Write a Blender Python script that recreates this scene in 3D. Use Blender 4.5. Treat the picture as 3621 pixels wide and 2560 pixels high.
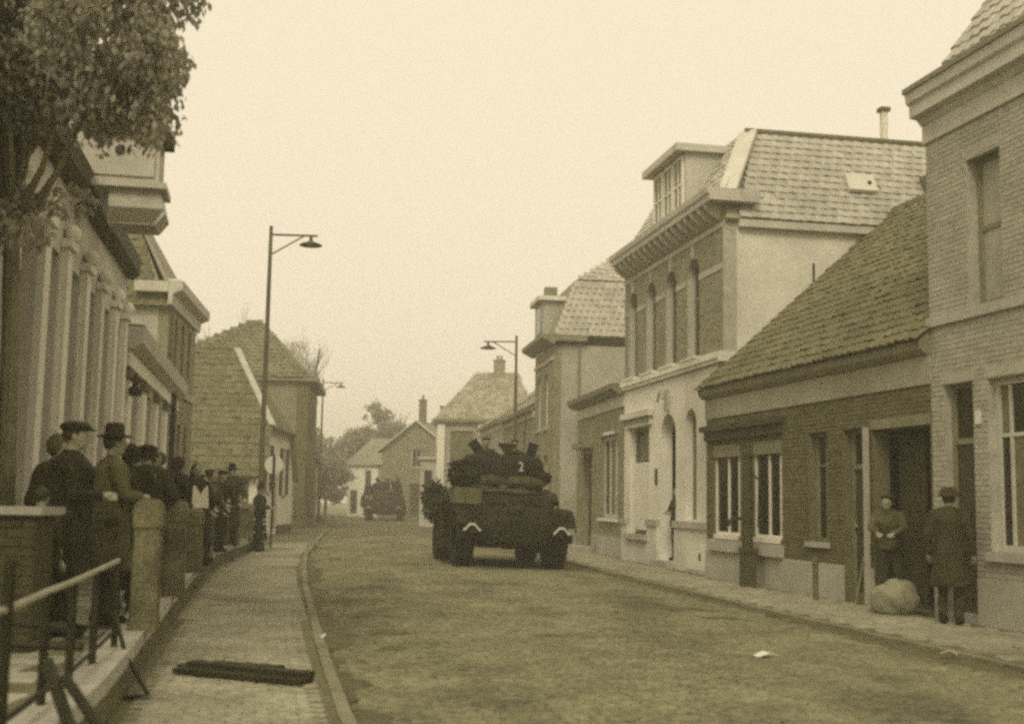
import bpy, bmesh, math, random
import numpy as np
from mathutils import Vector, Matrix, noise as mnoise
random.seed(7)
for o in list(bpy.data.objects): bpy.data.objects.remove(o)
scene = bpy.context.scene
C = scene.collection
PI = math.pi
R = math.radians

# ------------------------------------------------------------------ camera
cam_d = bpy.data.cameras.new('camera')
cam = bpy.data.objects.new('camera', cam_d); C.objects.link(cam)
scene.camera = cam
cam_d.sensor_width = 36.0
cam_d.lens = 36.0 * 1200.0 / 1024.0
cam_d.clip_start = 0.1; cam_d.clip_end = 3000
PITCH = math.atan(138.5 / 1200.0); ROLL = R(1.0)
cam.matrix_world = (Matrix.Translation((0, 0, 1.5)) @ Matrix.Rotation(PI/2 + PITCH, 4, 'X') @ Matrix.Rotation(ROLL, 4, 'Z'))
cam_d.dof.use_dof = True
cam_d.dof.focus_distance = 27.0
cam_d.dof.aperture_fstop = 1.5

# ------------------------------------------------------------------ sky and sun (thin bright overcast)
SUN_EL, SUN_AZ = R(42), R(192)      # azimuth measured from +Y clockwise: behind the camera, a little to the left
w = bpy.data.worlds.new('World'); scene.world = w; w.use_nodes = True
nt = w.node_tree; nt.nodes.clear()
out = nt.nodes.new('ShaderNodeOutputWorld'); bg = nt.nodes.new('ShaderNodeBackground')
sky = nt.nodes.new('ShaderNodeTexSky'); sky.sky_type = 'NISHITA'; sky.sun_disc = False
sky.sun_elevation = SUN_EL; sky.sun_rotation = SUN_AZ; sky.air_density = 1.0; sky.dust_density = 4.0
bw = nt.nodes.new('ShaderNodeRGBToBW')
mixc = nt.nodes.new('ShaderNodeMix'); mixc.data_type = 'FLOAT'; mixc.inputs[0].default_value = 0.90   # cloud cover evens the sky out
mixc.inputs[3].default_value = 9.0
tint = nt.nodes.new('ShaderNodeMix'); tint.data_type = 'RGBA'; tint.blend_type = 'MULTIPLY'; tint.inputs[0].default_value = 1.0
tint.inputs[7].default_value = (1.0, 0.87, 0.65, 1)
nt.links.new(sky.outputs[0], bw.inputs[0]); nt.links.new(bw.outputs[0], mixc.inputs[2])
nt.links.new(mixc.outputs[0], tint.inputs[6]); nt.links.new(tint.outputs[2], bg.inputs[0])
bg.inputs[1].default_value = 0.1185
nt.links.new(bg.outputs[0], out.inputs[0])
sun_d = bpy.data.lights.new('sun', 'SUN'); sun_d.energy = 1.5; sun_d.angle = R(18); sun_d.color = (1.0, 0.90, 0.68)
sun = bpy.data.objects.new('sun', sun_d); C.objects.link(sun)
sdir = Vector((math.sin(SUN_AZ)*math.cos(SUN_EL), math.cos(SUN_AZ)*math.cos(SUN_EL), math.sin(SUN_EL)))
sun.rotation_euler = sdir.to_track_quat('Z', 'Y').to_euler()
sun.location = (0, -20, 40)

vs = scene.view_settings
vs.view_transform = 'Standard'; vs.look = 'None'; vs.gamma = 1.0; vs.exposure = 0.0; vs.use_curve_mapping = False
scene.render.engine = 'CYCLES'
scene.cycles.use_denoising = False         # the path tracer's own fine noise stands in for film grain
scene.cycles.pixel_filter_type = 'BLACKMAN_HARRIS'
scene.cycles.filter_width = 2.9            # the soft lens of the old camera
scene.cycles.use_adaptive_sampling = True; scene.cycles.adaptive_threshold = 0.04; scene.cycles.adaptive_min_samples = 20
scene.cycles.max_bounces = 5; scene.cycles.diffuse_bounces = 2; scene.cycles.glossy_bounces = 2
scene.cycles.volume_bounces = 1; scene.cycles.transparent_max_bounces = 6

# ------------------------------------------------------------------ materials: one toned-print palette
def tone(v):
    b = 0.37 + 0.52 * min(0.86, v / 0.5)
    return (v, v * 0.968, v * b, 1)
MATS = {}
def mat(name, v, var=0.25, scale=3.0, rough=0.9, bump=0.0, rand=0.0, fine=0.0, stain=0.0, spec=0.2, stretch=None):
    if name in MATS: return MATS[name]
    m = bpy.data.materials.new(name); m.use_nodes = True
    t = m.node_tree; N = t.nodes; L = t.links
    b = N['Principled BSDF']; b.inputs['Roughness'].default_value = rough
    b.inputs['Specular IOR Level'].default_value = spec
    geo = N.new('ShaderNodeNewGeometry')
    n1 = N.new('ShaderNodeTexNoise'); n1.inputs['Scale'].default_value = scale; n1.inputs['Detail'].default_value = 6; n1.inputs['Roughness'].default_value = 0.65
    L.new(geo.outputs['Position'], n1.inputs['Vector'])
    def math_(op, a, bb):
        k = N.new('ShaderNodeMath'); k.operation = op
        for i, q in enumerate((a, bb)):
            if isinstance(q, (int, float)): k.inputs[i].default_value = q
            else: L.new(q, k.inputs[i])
        return k.outputs[0]
    val = math_('ADD', math_('MULTIPLY', math_('SUBTRACT', n1.outputs[0], 0.5), 3.6 * var), 1.0)
    if rand:
        oi = N.new('ShaderNodeObjectInfo')
        r = math_('FRACT', math_('ADD', oi.outputs['Random'], geo.outputs['Random Per Island']), 0)
        val = math_('MULTIPLY', val, math_('ADD', math_('MULTIPLY', math_('SUBTRACT', r, 0.5), 2 * rand), 1.0))
    if fine:
        n2 = N.new('ShaderNodeTexNoise'); n2.inputs['Scale'].default_value = scale * 14; n2.inputs['Detail'].default_value = 3
        L.new(geo.outputs['Position'], n2.inputs['Vector'])
        val = math_('MULTIPLY', val, math_('ADD', math_('MULTIPLY', math_('SUBTRACT', n2.outputs[0], 0.5), 4.0 * fine), 1.0))
    if stain:
        n3 = N.new('ShaderNodeTexNoise'); n3.inputs['Scale'].default_value = scale * 0.35; n3.inputs['Detail'].default_value = 5
        src3 = geo.outputs['Position']
        if stretch:
            vm = N.new('ShaderNodeVectorMath'); vm.operation = 'MULTIPLY'; vm.inputs[1].default_value = stretch; L.new(src3, vm.inputs[0]); src3 = vm.outputs[0]
        L.new(src3, n3.inputs['Vector'])
        cr = N.new('ShaderNodeMapRange'); cr.inputs[1].default_value = 0.5; cr.inputs[2].default_value = 0.72
        cr.inputs[3].default_value = 1.0; cr.inputs[4].default_value = 1.0 - stain
        L.new(n3.outputs[0], cr.inputs[0]); val = math_('MULTIPLY', val, cr.outputs[0])
    val = math_('MAXIMUM', val, 0.25)
    mx = N.new('ShaderNodeMix'); mx.data_type = 'RGBA'; mx.blend_type = 'MULTIPLY'; mx.inputs[0].default_value = 1.0
    mx.inputs[6].default_value = tone(v)
    L.new(val, mx.inputs[7]); L.new(mx.outputs[2], b.inputs['Base Color'])
    if bump:
        bp = N.new('ShaderNodeBump'); bp.inputs['Strength'].default_value = 1.0; bp.inputs['Distance'].default_value = bump
        n4 = N.new('ShaderNodeTexNoise'); n4.inputs['Scale'].default_value = scale * 8; n4.inputs['Detail'].default_value = 4
        L.new(geo.outputs['Position'], n4.inputs['Vector']); L.new(n4.outputs[0], bp.inputs['Height']); L.new(bp.outputs[0], b.inputs['Normal'])
    MATS[name] = m
    return m
def brick_mat(name, v, bw_=0.22, bh=0.068, mortar=0.8):
    """far brickwork: courses drawn by a brick texture in the wall's own coordinates"""
    m = mat(name, v, 0.2, 1.5, bump=0)
    t = m.node_tree; N = t.nodes; L = t.links; b = N['Principled BSDF']
    tc = N.new('ShaderNodeTexCoord'); mp = N.new('ShaderNodeSeparateXYZ'); cb = N.new('ShaderNodeCombineXYZ')
    L.new(tc.outputs['Object'], mp.inputs[0])
    ad = N.new('ShaderNodeMath'); ad.operation = 'ADD'; L.new(mp.outputs[0], ad.inputs[0]); L.new(mp.outputs[1], ad.inputs[1])
    L.new(ad.outputs[0], cb.inputs[0]); L.new(mp.outputs[2], cb.inputs[1])
    bt = N.new('ShaderNodeTexBrick'); bt.inputs['Scale'].default_value = 1.0
    bt.inputs['Brick Width'].default_value = bw_; bt.inputs['Row Height'].default_value = bh; bt.inputs['Mortar Size'].default_value = 0.008
    bt.inputs['Color1'].default_value = (0.8, 0.8, 0.8, 1); bt.inputs['Color2'].default_value = (1.1, 1.1, 1.1, 1); bt.inputs['Mortar'].default_value = (1.5*mortar, 1.5*mortar, 1.4*mortar, 1)
    L.new(cb.outputs[0], bt.inputs['Vector'])
    src = b.inputs['Base Color'].links[0].from_socket
    mx = N.new('ShaderNodeMix'); mx.data_type = 'RGBA'; mx.blend_type = 'MULTIPLY'; mx.inputs[0].default_value = 1.0
    L.new(src, mx.inputs[6]); L.new(bt.outputs['Color'], mx.inputs[7]); L.new(mx.outputs[2], b.inputs['Base Color'])
    bp = N.new('ShaderNodeBump'); bp.inputs['Distance'].default_value = 0.006; bp.invert = True
    L.new(bt.outputs['Fac'], bp.inputs['Height']); L.new(bp.outputs[0], b.inputs['Normal'])
    return m
M = {}
M['mortar'] = mat('mortar', 0.40, 0.3, 2.0, fine=0.2)
M['brick'] = mat('brick', 0.38, 0.20, 0.8, rand=0.10, fine=0.15)
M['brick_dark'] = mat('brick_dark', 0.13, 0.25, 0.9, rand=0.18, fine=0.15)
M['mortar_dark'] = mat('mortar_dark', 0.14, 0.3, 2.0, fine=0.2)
M['brick_black'] = mat('brick_black', 0.06, 0.3, 1.5, rand=0.2, fine=0.2)
M['band'] = mat('eaves_band', 0.33, 0.25, 1.2, fine=0.15, stain=0.3)
M['brick_red'] = mat('brick_red', 0.27, 0.15, 0.9, rand=0.14, fine=0.1)
M['far_brick'] = brick_mat('far_brick', 0.25)
M['far_brick_dark'] = brick_mat('far_brick_dark', 0.17)
M['plaster'] = mat('plaster', 0.68, 0.22, 0.8, fine=0.08, stain=0.30)
M['plaster_white'] = mat('plaster_white', 0.78, 0.18, 0.9, fine=0.08, stain=0.28)
M['plaster_old'] = mat('plaster_old', 0.55, 0.22, 0.9, fine=0.1, stain=0.25)
M['plaster_grey'] = mat('plaster_grey', 0.40, 0.22, 0.9, fine=0.1, stain=0.25)
M['whitewash'] = mat('whitewash', 0.86, 0.10, 1.2, fine=0.05, stain=0.12)
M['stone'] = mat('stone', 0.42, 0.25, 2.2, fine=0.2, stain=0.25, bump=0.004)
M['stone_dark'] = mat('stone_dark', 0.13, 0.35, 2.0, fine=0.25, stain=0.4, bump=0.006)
M['post_stone'] = mat('post_stone', 0.15, 0.6, 3.5, fine=0.5, stain=0.6, bump=0.008)
M['wood_white'] = mat('wood_white', 0.74, 0.15, 2.0, rough=0.6, fine=0.1)
M['wood_pale'] = mat('wood_pale', 0.50, 0.2, 2.0, rough=0.7, fine=0.12)
M['wood_mid'] = mat('wood_mid', 0.22, 0.25, 2.5, rough=0.7, fine=0.15)
M['wood_dark'] = mat('wood_dark', 0.06, 0.3, 2.5, rough=0.65, fine=0.15)
M['plank'] = mat('plank', 0.035, 0.4, 5.0, rough=0.8, fine=0.3)
M['tile'] = mat('roof_tile', 0.42, 0.22, 0.7, rough=0.8, rand=0.13, fine=0.12)
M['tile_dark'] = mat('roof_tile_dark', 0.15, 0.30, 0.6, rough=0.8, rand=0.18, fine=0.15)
M['tile_far'] = mat('roof_tile_far', 0.30, 0.25, 0.5, rough=0.85, rand=0.25)
M['lead'] = mat('lead', 0.60, 0.15, 2.0, rough=0.5)
M['zinc'] = mat('zinc', 0.20, 0.25, 3.0, rough=0.5)
M['glass'] = mat('glass', 0.022, 0.2, 1.0, rough=0.12, spec=0.35)
M['blind'] = mat('blind', 0.36, 0.2, 2.0, rough=0.5)
M['curtain'] = mat('curtain', 0.16, 0.4, 4.0, rough=0.4)
M['sett'] = mat('sett', 0.195, 0.42, 0.9, rough=0.9, rand=0.12, fine=0.42, stain=0.55, stretch=(2.2, 0.55, 1.0))
M['joint'] = mat('joint', 0.15, 0.35, 1.3, fine=0.25, stain=0.3)
M['paver'] = mat('paver', 0.30, 0.36, 0.9, rough=0.9, rand=0.10, fine=0.36, stain=0.4)
M['kerb'] = mat('kerbstone', 0.235, 0.25, 1.5, rand=0.15, fine=0.2, stain=0.3)
M['earth'] = mat('earth', 0.16, 0.3, 0.3, fine=0.2)
M['upper'] = mat('upper_paving', 0.36, 0.22, 0.9, rand=0.14, fine=0.15, stain=0.25)
M['iron'] = mat('iron', 0.022, 0.3, 4.0, rough=0.55)
M['iron_pale'] = mat('iron_pale', 0.30, 0.3, 4.0, rough=0.5)
M['pole'] = mat('pole_paint', 0.075, 0.25, 3.0, rough=0.6)
M['enamel'] = mat('enamel', 0.70, 0.1, 3.0, rough=0.4)
M['armour'] = mat('armour', 0.019, 0.35, 2.5, rough=0.75, fine=0.2, stain=0.3)
M['armour_dark'] = mat('armour_dark', 0.014, 0.4, 2.5, rough=0.8, fine=0.25)
M['bin'] = mat('painted_bin', 0.13, 0.35, 3.0, fine=0.2, stain=0.3)
M['canvas'] = mat('canvas', 0.06, 0.35, 3.5, fine=0.2)
M['rubber'] = mat('rubber', 0.014, 0.35, 4.0, rough=0.9, fine=0.3)
M['white_paint'] = mat('white_paint', 0.62, 0.1, 5.0, rough=0.5)
M['net'] = mat('net', 0.016, 0.5, 6.0, fine=0.4)
M['leaf'] = mat('leaf', 0.34, 0.4, 1.0, rough=0.7, rand=0.40)  # paler than real foliage: sky flare over the near crown put into the colour
def thin_leaf(m, k):
    t = m.node_tree; N = t.nodes; L = t.links; b = N['Principled BSDF']; o = N['Material Output']
    tr = N.new('ShaderNodeBsdfTranslucent'); mx = N.new('ShaderNodeMixShader'); mx.inputs[0].default_value = k
    L.new(b.inputs['Base Color'].links[0].from_socket, tr.inputs['Color']); L.new(b.outputs[0], mx.inputs[1]); L.new(tr.outputs[0], mx.inputs[2]); L.new(mx.outputs[0], o.inputs[0])
thin_leaf(M['leaf'], 0.45)
M['leaf_dark'] = mat('leaf_dark', 0.05, 0.3, 1.2, rough=0.6, rand=0.45)
M['bark'] = mat('bark', 0.17, 0.4, 6.0, fine=0.3, bump=0.01)
M['skin'] = mat('skin', 0.28, 0.1, 5.0, rough=0.6)
M['hair'] = mat('hair', 0.035, 0.3, 20.0, rough=0.6)
M['cloth_black'] = mat('cloth_black', 0.020, 0.35, 4.0, fine=0.2)
M['cloth_dark'] = mat('cloth_dark', 0.040, 0.35, 4.0, fine=0.2)
M['cloth_grey'] = mat('cloth_grey', 0.09, 0.3, 4.0, fine=0.2)
M['cloth_pale'] = mat('cloth_pale', 0.30, 0.25, 4.0, fine=0.15)
M['cloth_white'] = mat('cloth_white', 0.75, 0.1, 4.0)
M['khaki'] = mat('khaki', 0.042, 0.3, 4.0, fine=0.2)
M['sack'] = mat('sack', 0.27, 0.3, 5.0, fine=0.25, bump=0.01)
M['paper'] = mat('paper', 0.72, 0.1, 3.0)
M['mud'] = mat('mud', 0.11, 0.4, 5.0, fine=0.3)

# ------------------------------------------------------------------ mesh helpers
class MB:
    def __init__(s): s.v = []; s.f = []
    def add(s, vs, fs):
        k = len(s.v); s.v += [tuple(p) for p in vs]; s.f += [tuple(i + k for i in q) for q in fs]; return s
    def box(s, x0, x1, y0, y1, z0, z1):
        return s.add([(x0,y0,z0),(x1,y0,z0),(x1,y1,z0),(x0,y1,z0),(x0,y0,z1),(x1,y0,z1),(x1,y1,z1),(x0,y1,z1)],
                     [(0,3,2,1),(4,5,6,7),(0,1,5,4),(1,2,6,5),(2,3,7,6),(3,0,4,7)])
    def bar(s, p, q, w, h, up=(0,0,1)):
        p = Vector(p); q = Vector(q); d = (q-p).normalized(); u = Vector(up)
        if abs(d.dot(u)) > 0.99: u = Vector((0,1,0))
        a = d.cross(u).normalized(); b = a.cross(d).normalized()
        a *= w/2; b *= h/2
        return s.add([p-a-b,p+a-b,p+a+b,p-a+b,q-a-b,q+a-b,q+a+b,q-a+b],
                     [(0,1,2,3),(7,6,5,4),(0,4,5,1),(1,5,6,2),(2,6,7,3),(3,7,4,0)])
    def poly_prism(s, pts, d):
        """pts: planar polygon (3D), d: extrusion vector"""
        n = len(pts); d = Vector(d); a = [Vector(p) for p in pts]
        fs = [tuple(range(n)), tuple(range(2*n-1, n-1, -1))] + [(i, i+n, (i+1) % n + n, (i+1) % n) for i in range(n)]
        return s.add(a + [p + d for p in a], fs)
    def tube(s, pts, rad, n=8, cap=True):
        pts = [Vector(p) for p in pts]
        if isinstance(rad, (int, float)): rad = [rad]*len(pts)
        vs = []; fs = []; ref = None
        for i, p in enumerate(pts):
            d = (pts[min(i+1, len(pts)-1)] - pts[max(i-1, 0)]).normalized()
            if ref is None: ref = d.orthogonal().normalized()
            a = (ref - d*ref.dot(d))
            a = a.normalized() if a.length > 1e-4 else d.orthogonal().normalized()
            ref = a; b = d.cross(a)
            for k in range(n):
                t = 2*PI*k/n; vs.append(p + (a*math.cos(t) + b*math.sin(t))*rad[i])
        for i in range(len(pts)-1):
            for k in range(n):
                fs.append((i*n+k, i*n+(k+1) % n, (i+1)*n+(k+1) % n, (i+1)*n+k))
        if cap: fs += [tuple(range(n-1, -1, -1)), tuple(range((len(pts)-1)*n, len(pts)*n))]
        return s.add(vs, fs)
    def lathe(s, prof, c=(0,0,0), axis='Z', n=16):
        vs = []; fs = []; m = len(prof)
        for k in range(n):
            t = 2*PI*k/n
            for r, h in prof:
                x, y = r*math.cos(t), r*math.sin(t)
                p = (x, y, h) if axis == 'Z' else ((h, x, y) if axis == 'X' else (y, h, x))
                vs.append((p[0]+c[0], p[1]+c[1], p[2]+c[2]))
        for k in range(n):
            k2 = (k+1) % n
            for i in range(m-1): fs.append((k*m+i, k2*m+i, k2*m+i+1, k*m+i+1))
        return s.add(vs, fs)
    def ell(s, c, r, n=10, m=7, rot=None):
        vs = []; fs = []; c = Vector(c)
        for i in range(m+1):
            ph = PI*i/m
            for k in range(n):
                t = 2*PI*k/n
                p = Vector((r[0]*math.sin(ph)*math.cos(t), r[1]*math.sin(ph)*math.sin(t), r[2]*math.cos(ph)))
                if rot: p = rot @ p
                vs.append(c + p)
        for i in range(m):
            for k in range(n):
                fs.append((i*n+k, (i+1)*n+k, (i+1)*n+(k+1) % n, i*n+(k+1) % n))
        return s.add(vs, fs)
    def cap(s, p, q, r1, r2, n=10):
        """tapered capsule, closed"""
        p = Vector(p); q = Vector(q); d = q-p; L = max(d.length, 1e-4); d /= L
        pts = []; rad = []
        for k in range(4): a = PI/2*k/4; pts.append(p - d*r1*math.cos(a)); rad.append(max(1e-3, r1*math.sin(a)))
        pts += [p, q]; rad += [r1, r2]
        for k in range(1, 5): a = PI/2*k/4; pts.append(q + d*r2*math.sin(a)); rad.append(max(1e-3, r2*math.cos(a)))
        return s.tube(pts, rad, n)
    def build(s, name, m, parent=None, smooth=False):
        me = bpy.data.meshes.new(name); me.from_pydata(s.v, [], s.f); me.update()
        return link(name, me, m, parent, smooth)
def link(name, me, m, parent=None, smooth=False):
    if m is not None and not me.materials: me.materials.append(m)
    if smooth:
        for p in me.polygons: p.use_smooth = True
    o = bpy.data.objects.new(name, me); C.objects.link(o)
    if parent: o.parent = parent
    return o
def box(name, m, parent, *a): return MB().box(*a).build(name, m, parent)
def tag(o, label=None, cat=None, group=None, kind=None):
    if label: o['label'] = label
    if cat: o['category'] = cat
    if group: o['group'] = group
    if kind: o['kind'] = kind
    return o
def thing(name, label, cat, loc=(0,0,0), rz=0.0, group=None):
    o = bpy.data.objects.new(name, None); C.objects.link(o); o.empty_display_size = 0.2
    o.location = loc; o.rotation_euler = (0, 0, rz)
    return tag(o, label, cat, group)
def copy_tree(o, parent=None):
    c = o.copy(); C.objects.link(c); c.parent = parent
    for ch in list(o.children): copy_tree(ch, c)
    return c
def interp(tab, y):
    if y <= tab[0][1]: a, b = tab[0], tab[1]
    elif y >= tab[-1][1]: a, b = tab[-2], tab[-1]
    else:
        for a, b in zip(tab, tab[1:]):
            if a[1] <= y <= b[1]: break
    return a[0] + (b[0]-a[0])*(y-a[1])/(b[1]-a[1])
# ------------------------------------------------------------------ ground, road, pavements
KL = [(0.25,3),(-0.99,8.2),(-1.81,12.3),(-2.6,16.5),(-3.45,21),(-4.4,26.5),(-5.36,32.4),(-7.0,45),(-8.6,58),(-10.0,71),(-12.5,85),(-17.5,100),(-26,115),(-36,125)]
KR = [(6.75,3),(5.5,8.2),(4.8,12.3),(3.85,16.9),(2.85,22.5),(1.5,30.5),(-0.4,45),(-2.2,58),(-3.6,71),(-6.2,85),(-10.5,97),(-18,108),(-32,117)]
WB = [(-1.7,3),(-2.61,8.07),(-3.91,14.17),(-5.1,20),(-6.21,25.65),(-7.24,34.56),(-8.3,44)]     # foot of the low retaining wall
FR = [(9.1,3),(7.5,10.1),(6.0,17.06),(4.14,25.35),(3.1,32.72),(1.6,44),(-0.7,60),(-2.0,71),(-4.6,85),(-9,97),(-16,106),(-30,114)]      # right frontage
FL = [(-3.2,3),(-6.7,20.6),(-9.3,32),(-9.9,45),(-11.0,64),(-13,85),(-18,101),(-27,118),(-37,128)]
KH = 0.07                       # the road lies this far below the kerbs
def road_z(x, y):
    a, b = interp(KL, y), interp(KR, y); t = (x-a)/(b-a)
    return -KH + 0.12*4*t*(1-t)*0.8
def sheet(name, fa, fb, ys, zf, m, nx=8):
    vs = []; fs = []
    for y in ys:
        a, b = interp(fa, y), interp(fb, y)
        for k in range(nx+1):
            x = a + (b-a)*k/nx; vs.append((x, y, zf(x, y)))
    for i in range(len(ys)-1):
        for k in range(nx): q = i*(nx+1)+k; fs.append((q, q+1, q+nx+2, q+nx+1))
    mb = MB(); mb.v = vs; mb.f = fs
    o = mb.build(name, m); return o
g = MB().box(-260, 260, -120, 420, -0.9, -0.30).build('ground', M['earth']); g['kind'] = 'structure'
ys_all = [3 + i*1.0 for i in range(0, 110)]
road = sheet('road', KL, KR, ys_all, lambda x, y: road_z(x, y) - 0.012, M['joint'], 10); road['kind'] = 'structure'
def lower_left(y): return 0.0
pave_l = sheet('pavement_left', WB[:6] + [(-9.2,38),(-9.6,45),(-10.7,64),(-12.7,85),(-17.7,101),(-26.8,118)], KL, ys_all, lambda x, y: -0.012, M['joint'], 5); pave_l['kind'] = 'structure'
pave_r = sheet('pavement_right', KR, [(x+0.3, y) for x, y in FR], ys_all, lambda x, y: -0.012, M['joint'], 5); pave_r['kind'] = 'structure'

def sett_mesh(lx, ly, h, name, inset=0.012):
    a, b = lx/2, ly/2; c, d = a-inset, b-inset
    vs = [(-a,-b,-h),(a,-b,-h),(a,b,-h),(-a,b,-h),(-a,-b,-0.008),(a,-b,-0.008),(a,b,-0.008),(-a,b,-0.008),(-c,-d,0),(c,-d,0),(c,d,0),(-c,d,0)]
    fs = [(8,9,10,11)] + [(i, (i+1) % 4, (i+1) % 4+4, i+4) for i in range(4)] + [(i+4, (i+1) % 4+4, (i+1) % 4+8, i+8) for i in range(4)]
    return vs, fs
def in_view(x, y, z=0.0):
    d = Vector((x, y, z-1.5)); p = cam_inv @ Vector((x, y, z))
    if p.z > -0.5: return False
    u = p.x/-p.z*1200; v = p.y/-p.z*1200
    return abs(u) < 530 and abs(v) < 375
cam_inv = cam.matrix_world.inverted()
def pave(parent, fa, fb, y0, y1, zf, lx, ly, m, piece, nobj=300, jz=0.0035, margin=0.0, filt=None):
    """courses of setts across a strip; the nearest nobj in view are single objects, the rest one stuff part"""
    vs, fs = sett_mesh(lx*0.965, ly*0.955, 0.03, piece)
    me = bpy.data.meshes.new(piece); me.from_pydata(vs, [], fs); me.materials.append(m)
    rest = MB(); n = 0; y = y0; row = 0
    V0 = np.array(vs); F0 = fs; allv = []; allf = []; cnt = 0
    while y < y1:
        a, b = interp(fa, y) + margin, interp(fb, y) - margin
        slope = ((interp(fa, y+0.5)-interp(fa, y-0.5)) + (interp(fb, y+0.5)-interp(fb, y-0.5)))/2
        ang = math.atan(-slope) 
        k = int((b-a)/lx); off = (b-a-k*lx)/2 + (lx/2 if row % 2 else 0)
        for i in range(k - (1 if row % 2 else 0)):
            x = a + off + (i+0.5)*lx
            yy = y + (x-(a+b)/2)*math.tan(ang)*0.0
            if filt and not filt(x, yy): continue
            z = zf(x, yy) + random.gauss(0, jz); rz = random.gauss(0, 0.015)
            tx, ty = random.gauss(0, 0.012), random.gauss(0, 0.012)
            if n < nobj and in_view(x, yy, z):
                o = bpy.data.objects.new(piece, me); C.objects.link(o); o.parent = parent
                o.location = (x, yy, z); o.rotation_euler = (tx, ty, rz); n += 1
            else:
                if not in_view(x, yy, z) and y > 12: continue
                c, s_ = math.cos(rz), math.sin(rz)
                P = V0.copy(); px = P[:,0]*c - P[:,1]*s_; py = P[:,0]*s_ + P[:,1]*c
                P[:,2] += px*ty*-1 + py*tx; P[:,0] = px + x; P[:,1] = py + yy; P[:,2] += z
                allv.append(P); cnt += 1
        y += ly; row += 1
    if cnt:
        V = np.concatenate(allv); nv = len(V0)
        F = np.array(F0)[None,:,:] + (np.arange(cnt)*nv)[:,None,None]
        me2 = bpy.data.meshes.new(piece + '_field'); me2.from_pydata(V.tolist(), [], F.reshape(-1, 4).tolist())
        o = link(piece + '_field', me2, m, parent); o['kind'] = 'stuff'
pave(road, KL, KR, 6.5, 48, road_z, 0.21, 0.115, M['sett'], 'sett', margin=0.01)
pave(pave_l, WB, [(x-0.10, y) for x, y in KL], 6.5, 40, lambda x, y: 0.0, 0.20, 0.105, M['paver'], 'paver', margin=0.03)
pave(pave_r, [(x+0.10, y) for x, y in KR], FR, 9.5, 44, lambda x, y: 0.0, 0.30, 0.30, M['paver'], 'flagstone', margin=0.05)
def kerbs(parent, tab, y0, y1, side, name='kerbstone'):
    y = y0
    while y < y1:
        L_ = random.uniform(0.85, 1.1); ya, yb = y+0.008, y+L_-0.008
        xa, xb = interp(tab, ya), interp(tab, yb); dz = random.uniform(-0.006, 0.008)
        w_ = 0.10*side
        mb = MB().poly_prism([(xa,ya,-0.2),(xa-w_,ya,-0.2),(xb-w_,yb,-0.2),(xb,yb,-0.2)], (0,0,0.203+dz))
        mb.build(name, M['kerb'], parent); y += L_
kerbs(pave_l, KL, 5.0, 70, 1)
kerbs(pave_r, KR, 6.0, 70, -1)
# raised pavement on the left behind the low wall
UP = 0.33
def up_z(x, y): return UP if y < 33 else max(0.004, UP*(1-(y-33)/4.0))
up = sheet('raised_pavement', [(x-0.35, y) for x, y in FL], [(x-0.02, y) for x, y in WB], [3+i*0.75 for i in range(0, 47)], lambda x, y: up_z(x, y)-0.01, M['joint'], 4); up['kind'] = 'structure'
pave(up, [(x+0.02, y) for x, y in FL], WB, 4.5, 33, lambda x, y: UP, 0.42, 0.42, M['upper'], 'flagstone', nobj=300, margin=0.30, jz=0.004)
wall_t = thing('retaining_wall', 'low dark stone wall edging the raised left pavement', 'wall', (0,0,0))
y = 3.0
while y < 35:
    L_ = 1.2; ya, yb = y+0.006, y+L_-0.006; xa, xb = interp(WB, ya), interp(WB, yb); h = up_z(0, y)
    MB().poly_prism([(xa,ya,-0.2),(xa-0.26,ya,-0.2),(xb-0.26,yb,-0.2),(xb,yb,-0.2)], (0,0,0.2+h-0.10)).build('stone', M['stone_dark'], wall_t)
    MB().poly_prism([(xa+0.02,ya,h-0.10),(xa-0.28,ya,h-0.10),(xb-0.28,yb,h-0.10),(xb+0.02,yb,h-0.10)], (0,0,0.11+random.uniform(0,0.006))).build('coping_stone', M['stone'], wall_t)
    y += L_
# cross kerb where the left pavement changes surface
for i in range(4):
    x0 = -8.6 + i*0.62
    box('kerbstone', M['kerb'], pave_l, x0, x0+0.6, 40.0, 40.2, -0.2, 0.02)
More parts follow.
